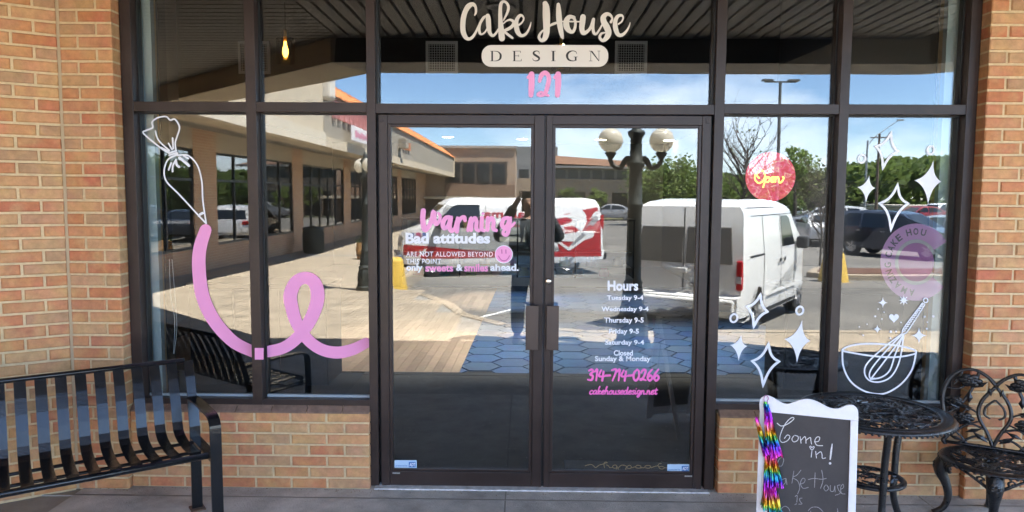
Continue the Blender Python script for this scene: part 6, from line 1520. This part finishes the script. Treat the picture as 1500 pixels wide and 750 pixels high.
MB().tube([(0, 0, 0), (0, 0, pp.z+.5)], [.13, .08], 10).build('pole', m_g, t)
ae = mirY(1318, 176, Yp); MB().tube([(0, 0, pp.z), (.6, 0, pp.z+.8), (ae.x-pp.x, 0, ae.z+.52)], .04, 6).build('arm', m_g, t); MB().box(ae.x-pp.x-.2, ae.x-pp.x+.4, -.12, .12, ae.z+.42, ae.z+.56).build('lamp_head', m_g, t)
Yq = -78; pq = mirY(1289, 196, Yq); t = thing('utility_pole', 'dark wooden utility pole carrying wires before the wood', 'utility pole', (pq.x, Yq, -.52))
MB().tube([(0, 0, 0), (0, 0, pq.z+.52)], [.17, .11], 8).build('pole', mat('pole_wood', (.13,.095,.07), .9, var=.2, vscale=3), t); MB().bar((-1, 0, pq.z+.1), (1, 0, pq.z+.1), .1, .12).build('crossarm', mat('pole_wood', (.13,.095,.07), .9), t)
for dz, k in ((-5.2, 0), (-5.5, 1), (-5.8, 2)):
    pts = []
    for i in range(13): u = i/12; pts.append((pq.x-22+44*u, Yq, pq.z+dz+3.2*(u-.5)**2*4*.35))
    tag(MB().tube(pts, .025, 4).build('overhead_wire', mat('wire_black', (.05,.05,.05), .7)), 'thin overhead wire hung on the utility pole', 'wire', 'overhead wires')

# ================================================================ trees
def leafmat(nm, c):
    m = mat(nm, c, .6, var=.45, vscale=1.2); nt = m.node_tree; b = nt.nodes['Principled BSDF']; src = b.inputs['Base Color'].links[0].from_socket
    tl_ = nt.nodes.new('ShaderNodeBsdfTranslucent'); mx_ = nt.nodes.new('ShaderNodeMixShader'); mx_.inputs[0].default_value = .45; nt.links.new(src, tl_.inputs[0])
    nt.links.new(b.outputs[0], mx_.inputs[1]); nt.links.new(tl_.outputs[0], mx_.inputs[2]); nt.links.new(mx_.outputs[0], nt.nodes['Material Output'].inputs[0]); return m
m_bark = mat('bark', (.10,.08,.06), .9, var=.3, vscale=6)
def tree(label, x, Y, h, cr, z0, seed, m, nclump=46, nleaf=60, leaf=.16, bare=False, group='trees beyond the lot', gb=None, shape=1.0):
    rnd = random.Random(seed); gz_ = lotz(Y)-.02 if gb is None else gb
    t = thing('tree', label, 'tree', (x, Y, gz_), 0, group)
    tr = MB(); top = h*.8; lean = rnd.uniform(-.2, .2)
    tr.tube([(0, 0, 0), (lean*.3, .1, h*.3), (lean, 0, h*.55), (lean*1.4, .1, top)], [h*(.012 if bare else .028), h*(.009 if bare else .022), h*(.006 if bare else .015), h*.002], 8)
    ends = []
    nb = 34 if bare else 12
    for k in range(nb):
        a = rnd.uniform(0, 6.28); zz = h*rnd.uniform(.22 if bare else .3, .72); L = cr*rnd.uniform(.5, 1.0)
        p0 = Vector((lean*zz/h*1.2, 0, zz)); rise = rnd.uniform(.6, 1.7) if bare else rnd.uniform(.2, .9)
        p1 = p0+Vector((math.cos(a)*L*.5, math.sin(a)*L*.5, rise*L*.45)); p2 = p0+Vector((math.cos(a+.2)*L, math.sin(a+.2)*L, rise*L))
        tr.tube([p0, p1, p2], [h*.006, h*.0035, h*.0012] if bare else [h*.010, h*.006, h*.002], 5); ends += [p1, p2]
        for j in range(6 if bare else 2):
            u = rnd.uniform(.3, 1); b0 = p0.lerp(p2, u); tr.tube([b0, b0+Vector((rnd.gauss(0,.35)*L, rnd.gauss(0,.35)*L, rnd.uniform(.2, .8)*L))], [h*.0025, h*.0008], 4)
    tr.build('trunk', m_bark, t)
    cw = MB()
    cz = (z0+h)/2; rz_ = (h-z0)/2
    for k in range(nclump):
        while True:
            v = Vector((rnd.uniform(-1, 1), rnd.uniform(-1, 1), rnd.uniform(-1, 1)))
            if .25 < v.length < 1: break
        c = Vector((v.x*cr*(1-.3*max(0, v.z)*shape)+lean, v.y*cr, cz+v.z*rz_)); s_ = cr*rnd.uniform(.16, .34)
        for j in range(nleaf):
            o = Vector((rnd.gauss(0, 1), rnd.gauss(0, 1), rnd.gauss(0, .75))); p = c+o*s_*.6
            u = Vector((rnd.gauss(0, 1), rnd.gauss(0, 1), rnd.gauss(0, .6))).normalized(); w_ = u.orthogonal().normalized(); w_.rotate(Matrix.Rotation(rnd.uniform(0, 6.28), 3, u)); L = leaf*rnd.uniform(.6, 1.3)
            n0 = len(cw.v); cw.v += [tuple(p-u*L), tuple(p+w_*L*.55), tuple(p+u*L), tuple(p-w_*L*.55)]; cw.f.append((n0, n0+1, n0+2, n0+3))
    me = bpy.data.meshes.new('crown'); me.from_pydata(cw.v, [], cw.f); me.materials.append(m); link('crown', me, t)
m_l1 = leafmat('leaf_mid', (.155,.215,.05)); m_l2 = leafmat('leaf_dark', (.145,.20,.055)); m_l3 = leafmat('leaf_bright', (.19,.26,.06)); m_l4 = leafmat('leaf_olive', (.17,.185,.07))
def tp(px, Y): return mirY(px, 280, Y).x
tree('full green tree beside the long office', tp(980, -50), -50, za(234, -50)+.52, 2.9, 1.0, 1, m_l1, 60, 90, .17)
tree('small green tree before the long office arches', tp(833, -64), -64, 3.0, 1.0, .9, 12, m_l1, 18, 40, .12); tree('slim green tree by the office pier', tp(875, -64), -64, 2.9, .9, .9, 13, m_l3, 18, 40, .12)
tree('sparse bare-branched tree behind the white compact van', tp(1086, -34), -34, za(168, -34)+.52, 1.9, 3.0, 2, m_l4, 10, 14, .08, bare=True)
tree('bright green tree beside the light mast', tp(1166, -42), -42, za(206, -42)+.52, 1.25, 2.6, 3, m_l3, 26, 60, .13)
tree('rounded olive tree behind the light mast', tp(1188, -60), -60, za(232, -60)+.52, 2.6, .6, 4, m_l4, 40, 70, .2)
tree('low dark green tree by the sparse tree', tp(1120, -58), -58, za(268, -58)+.52, 3.2, .2, 5, m_l2, 46, 70, .2); tree('leafy green tree left of the sparse tree', tp(1062, -60), -60, za(262, -60)+.52, 2.6, .4, 6, m_l1, 40, 60, .2)
tree('thin twiggy tree beside the shop mullion', tp(1206, -19.5), -19.5, za(232, -19.5)+.52, .8, 1.4, 7, m_l4, 8, 16, .06, bare=True)
tree('dark green tree right of the long office', tp(1020, -66), -66, za(252, -66)+.52, 3.0, .4, 8, m_l2, 46, 70, .22)
# the wood on the rise behind: one mass
wd = MB(); rnd = random.Random(31)
for k in range(330):
    px = rnd.uniform(890, 1560); Y = -rnd.uniform(120, 170); base = mirY(px, 300, Y).x
    topy = 244-13*math.sin((px-1230)/95)*(.6 if px > 1160 else .2)+rnd.uniform(-5, 12)-(6 if px > 1240 else -10)
    ht = max(4, za(topy, Y)+.5); n_ = 105; cr_ = rnd.uniform(3.0, 5.2)
    for j in range(n_):
        v = Vector((rnd.gauss(0, .45), rnd.gauss(0, .45), 0)); zf = 1-abs(rnd.gauss(0, .38)); zf = max(.05, zf)
        p = Vector((base+v.x*cr_*(1.15-zf*.75), Y+v.y*cr_, -.5+ht*zf)); u = Vector((rnd.gauss(0, 1), rnd.gauss(0, 1), rnd.gauss(0, .6))).normalized(); w_ = u.orthogonal().normalized(); L = rnd.uniform(.45, 1.0)
        n0 = len(wd.v); wd.v += [tuple(p-u*L), tuple(p+w_*L*.7), tuple(p+u*L), tuple(p-w_*L*.7)]; wd.f.append((n0, n0+1, n0+2, n0+3))
me = bpy.data.meshes.new('woodland'); me.from_pydata(wd.v, [], wd.f); me.materials.append(leafmat('leaf_wood', (.145,.20,.055))); w_o = link('woodland', me)
tag(w_o, 'green wood rising behind the lot and the tan store', 'woodland', kind='stuff')
# shrubs by the verge
def shrub(label, px, Y, r_, seed, m):
    rnd = random.Random(seed); x = tp(px, Y); t = thing('shrub', label, 'shrub', (x, Y, -.52), 0, 'shrubs along the verge'); mb = MB()
    for j in range(420):
        a = rnd.uniform(0, 6.28); b = rnd.uniform(0, 1); rr = r_*(1-.3*rnd.random()); p = Vector((rr*math.cos(a)*math.sqrt(1-b*b), rr*math.sin(a)*math.sqrt(1-b*b), rr*b*.9)); u = Vector((rnd.gauss(0,1), rnd.gauss(0,1), rnd.gauss(0,1))).normalized(); w_ = u.orthogonal().normalized(); L = r_*.11
        n0 = len(mb.v); mb.v += [tuple(p-u*L), tuple(p+w_*L*.6), tuple(p+u*L), tuple(p-w_*L*.6)]; mb.f.append((n0, n0+1, n0+2, n0+3))
    me = bpy.data.meshes.new('foliage'); me.from_pydata(mb.v, [], mb.f); me.materials.append(m); link('foliage', me, t); MB().tube([(0,0,0),(0,0,r_*.6)], [.05,.02], 6).build('stem', m_bark, t)
for k, (px, Y, r_, m, lb) in enumerate(((948, -63, 1.1, m_l2, 'round dark shrub right of the street lamp column'), (1085, -60, 1.4, m_l1, 'broad green shrub behind the compact van roof'), (1175, -57, 1.0, m_l3, 'bright low shrub behind the silver car'), (1130, -61, 1.2, m_l2, 'dark shrub by the far white saloon'), (665, -52.5, .8, m_l1, 'green shrub before the brown brick office'), (1216, -59, 1.3, m_l4, 'olive shrub left of the white saloon'))): shrub(lb, px, Y, r_, 50+k, m)

# ================================================================ the photographer (seen in the glass) and the phone
def skin(name, pts, edges, parent, m, sub=2):
    me = bpy.data.meshes.new(name); me.from_pydata([p[:3] for p in pts], edges, []); o = bpy.data.objects.new(name, me); COL.objects.link(o)
    md = o.modifiers.new('skin', 'SKIN'); md.use_smooth_shade = True; sv = me.skin_vertices[0].data
    for i, p in enumerate(pts): r_ = p[3]; sv[i].radius = r_ if isinstance(r_, tuple) else (r_, r_); sv[i].use_root = (i == 0)
    sb = o.modifiers.new('sub', 'SUBSURF'); sb.levels = sub; sb.render_levels = sub
    dg = bpy.context.evaluated_depsgraph_get(); m2 = bpy.data.meshes.new_from_object(o.evaluated_get(dg)); bpy.data.objects.remove(o); m2.materials.clear(); m2.materials.append(m)
    return link(name, m2, parent)
PY = -4.56; gp = walkz(PY)+.006
per = thing('person', 'person in dark shirt and blue jeans holding up a phone', 'person', (CAM.x+.06, PY, gp))
m_skin = mat('skin', (.42,.26,.19), .5); m_shirt = mat('dark_shirt', (.022,.028,.032), .8, var=.2, vscale=10); m_jean = mat('blue_jeans', (.05,.085,.16), .85, var=.25, vscale=12); m_hair = mat('brown_hair', (.05,.03,.02), .6)
hy = .30                                                              # hands reach forward (+y) to the phone
zc = CAM.z-gp
body = [(0,0,.92,(.15,.11)), (0,0,1.08,(.135,.10)), (0,.0,1.26,(.15,.11)), (0,-.01,1.40,(.13,.095)), (0,-.005,1.49,.055), (0,.015,1.57,.06), (0,.02,1.66,(.078,.095)), (0,.01,1.75,.05),
        (-.19,-.01,1.40,.062), (-.36,.06,1.22,.046), (-.15,hy-.06,zc-.09,.034), (-.105,hy,zc-.03,.030),
        (.19,-.01,1.40,.062), (.36,.06,1.22,.046), (.15,hy-.06,zc-.09,.034), (.105,hy,zc-.03,.030),
        (-.10,0,.84,.092), (-.115,.01,.48,.062), (-.125,-.02,.10,.042), (-.14,.10,.035,.036), (.10,0,.84,.092), (.12,.015,.48,.062), (.135,-.02,.10,.042), (.155,.10,.035,.036)]
E = [(0,1),(1,2),(2,3),(3,4),(4,5),(5,6),(6,7),(3,8),(8,9),(9,10),(10,11),(3,12),(12,13),(13,14),(14,15),(0,16),(16,17),(17,18),(18,19),(0,20),(20,21),(21,22),(22,23)]
bd_ = skin('body', body, E, per, m_skin)
sh = [(0,0,.77,(.235,.18)), (0,0,1.08,(.265,.18)), (0,0,1.26,(.25,.175)), (0,-.01,1.40,(.19,.14)), (0,-.005,1.455,.075), (-.21,-.01,1.40,.098), (-.37,.06,1.22,.085), (.21,-.01,1.40,.098), (.37,.06,1.22,.085), (-.165,hy-.085,zc-.115,.056), (.165,hy-.085,zc-.115,.056)]
skin('shirt', sh, [(0,1),(1,2),(2,3),(3,4),(3,5),(5,6),(3,7),(7,8),(6,9),(8,10)], per, m_shirt)
jn = [(0,0,.95,(.172,.135)), (-.10,0,.76,.115), (-.12,.012,.48,.095), (-.125,-.018,.10,.075), (.10,0,.76,.115), (.125,.017,.48,.095), (.135,-.018,.10,.075)]
skin('jeans', jn, [(0,1),(1,2),(2,3),(0,4),(4,5),(5,6)], per, m_jean)
skin('hair', [(0,-.02,1.67,(.088,.085)), (0,-.01,1.745,(.075,.085)), (0,-.06,1.6,.06)], [(0,1),(0,2)], per, m_hair)
for s in (-1, 1):
    skin('shoe', [(s*.13,-.04,.05,.048), (s*.14,.06,.042,.045), (s*.152,.17,.032,.035)], [(0,1),(1,2)], per, m_black_pl)
    for k in range(4):                                               # fingers closed on the edge of the phone
        z = zc-.035+.022*k
        skin('finger', [(s*.108,hy+.0,z-.004,.0095), (s*.113,hy+.045,z,.0088), (s*.092,hy+.066,z+.002,.008), (s*.066,hy+.062,z+.002,.007)], [(0,1),(1,2),(2,3)], per, m_skin, 1)
    skin('thumb', [(s*.10,hy-.005,zc-.04,.011), (s*.082,hy+.012,zc-.02,.010), (s*.06,hy+.022,zc-.008,.008)], [(0,1),(1,2)], per, m_skin, 1)
for s in (-1, 1):
    MB().ball((s*.032, .108, 1.672), .011, n=8, m=6).build('eye', m_framed, per, smooth=True); MB().ball((s*.082, .015, 1.66), .012, .022, .032, n=8, m=6).build('ear', m_skin, per, smooth=True)
MB().ball((0, .112, 1.600), .026, .008, .007, n=10, m=6).build('mouth', mat('lips', (.35,.14,.12), .5), per, smooth=True); MB().lathe([(.001, .03), (.012, .0), (.016, -.018), (.001, -.022)], 8, (0, .118, 1.645)).build('nose', m_skin, per, smooth=True)
ph = thing('phone', 'black phone held level in both hands of the person', 'phone', (CAM.x+.06, CAM.y-.03, CAM.z-.038))
MB().box(CAM.x-.02, CAM.x+.14, CAM.y-.036, CAM.y-.028, CAM.z-.038, CAM.z+.038).build('case', m_framed, ph, world=True, bevel=.003)
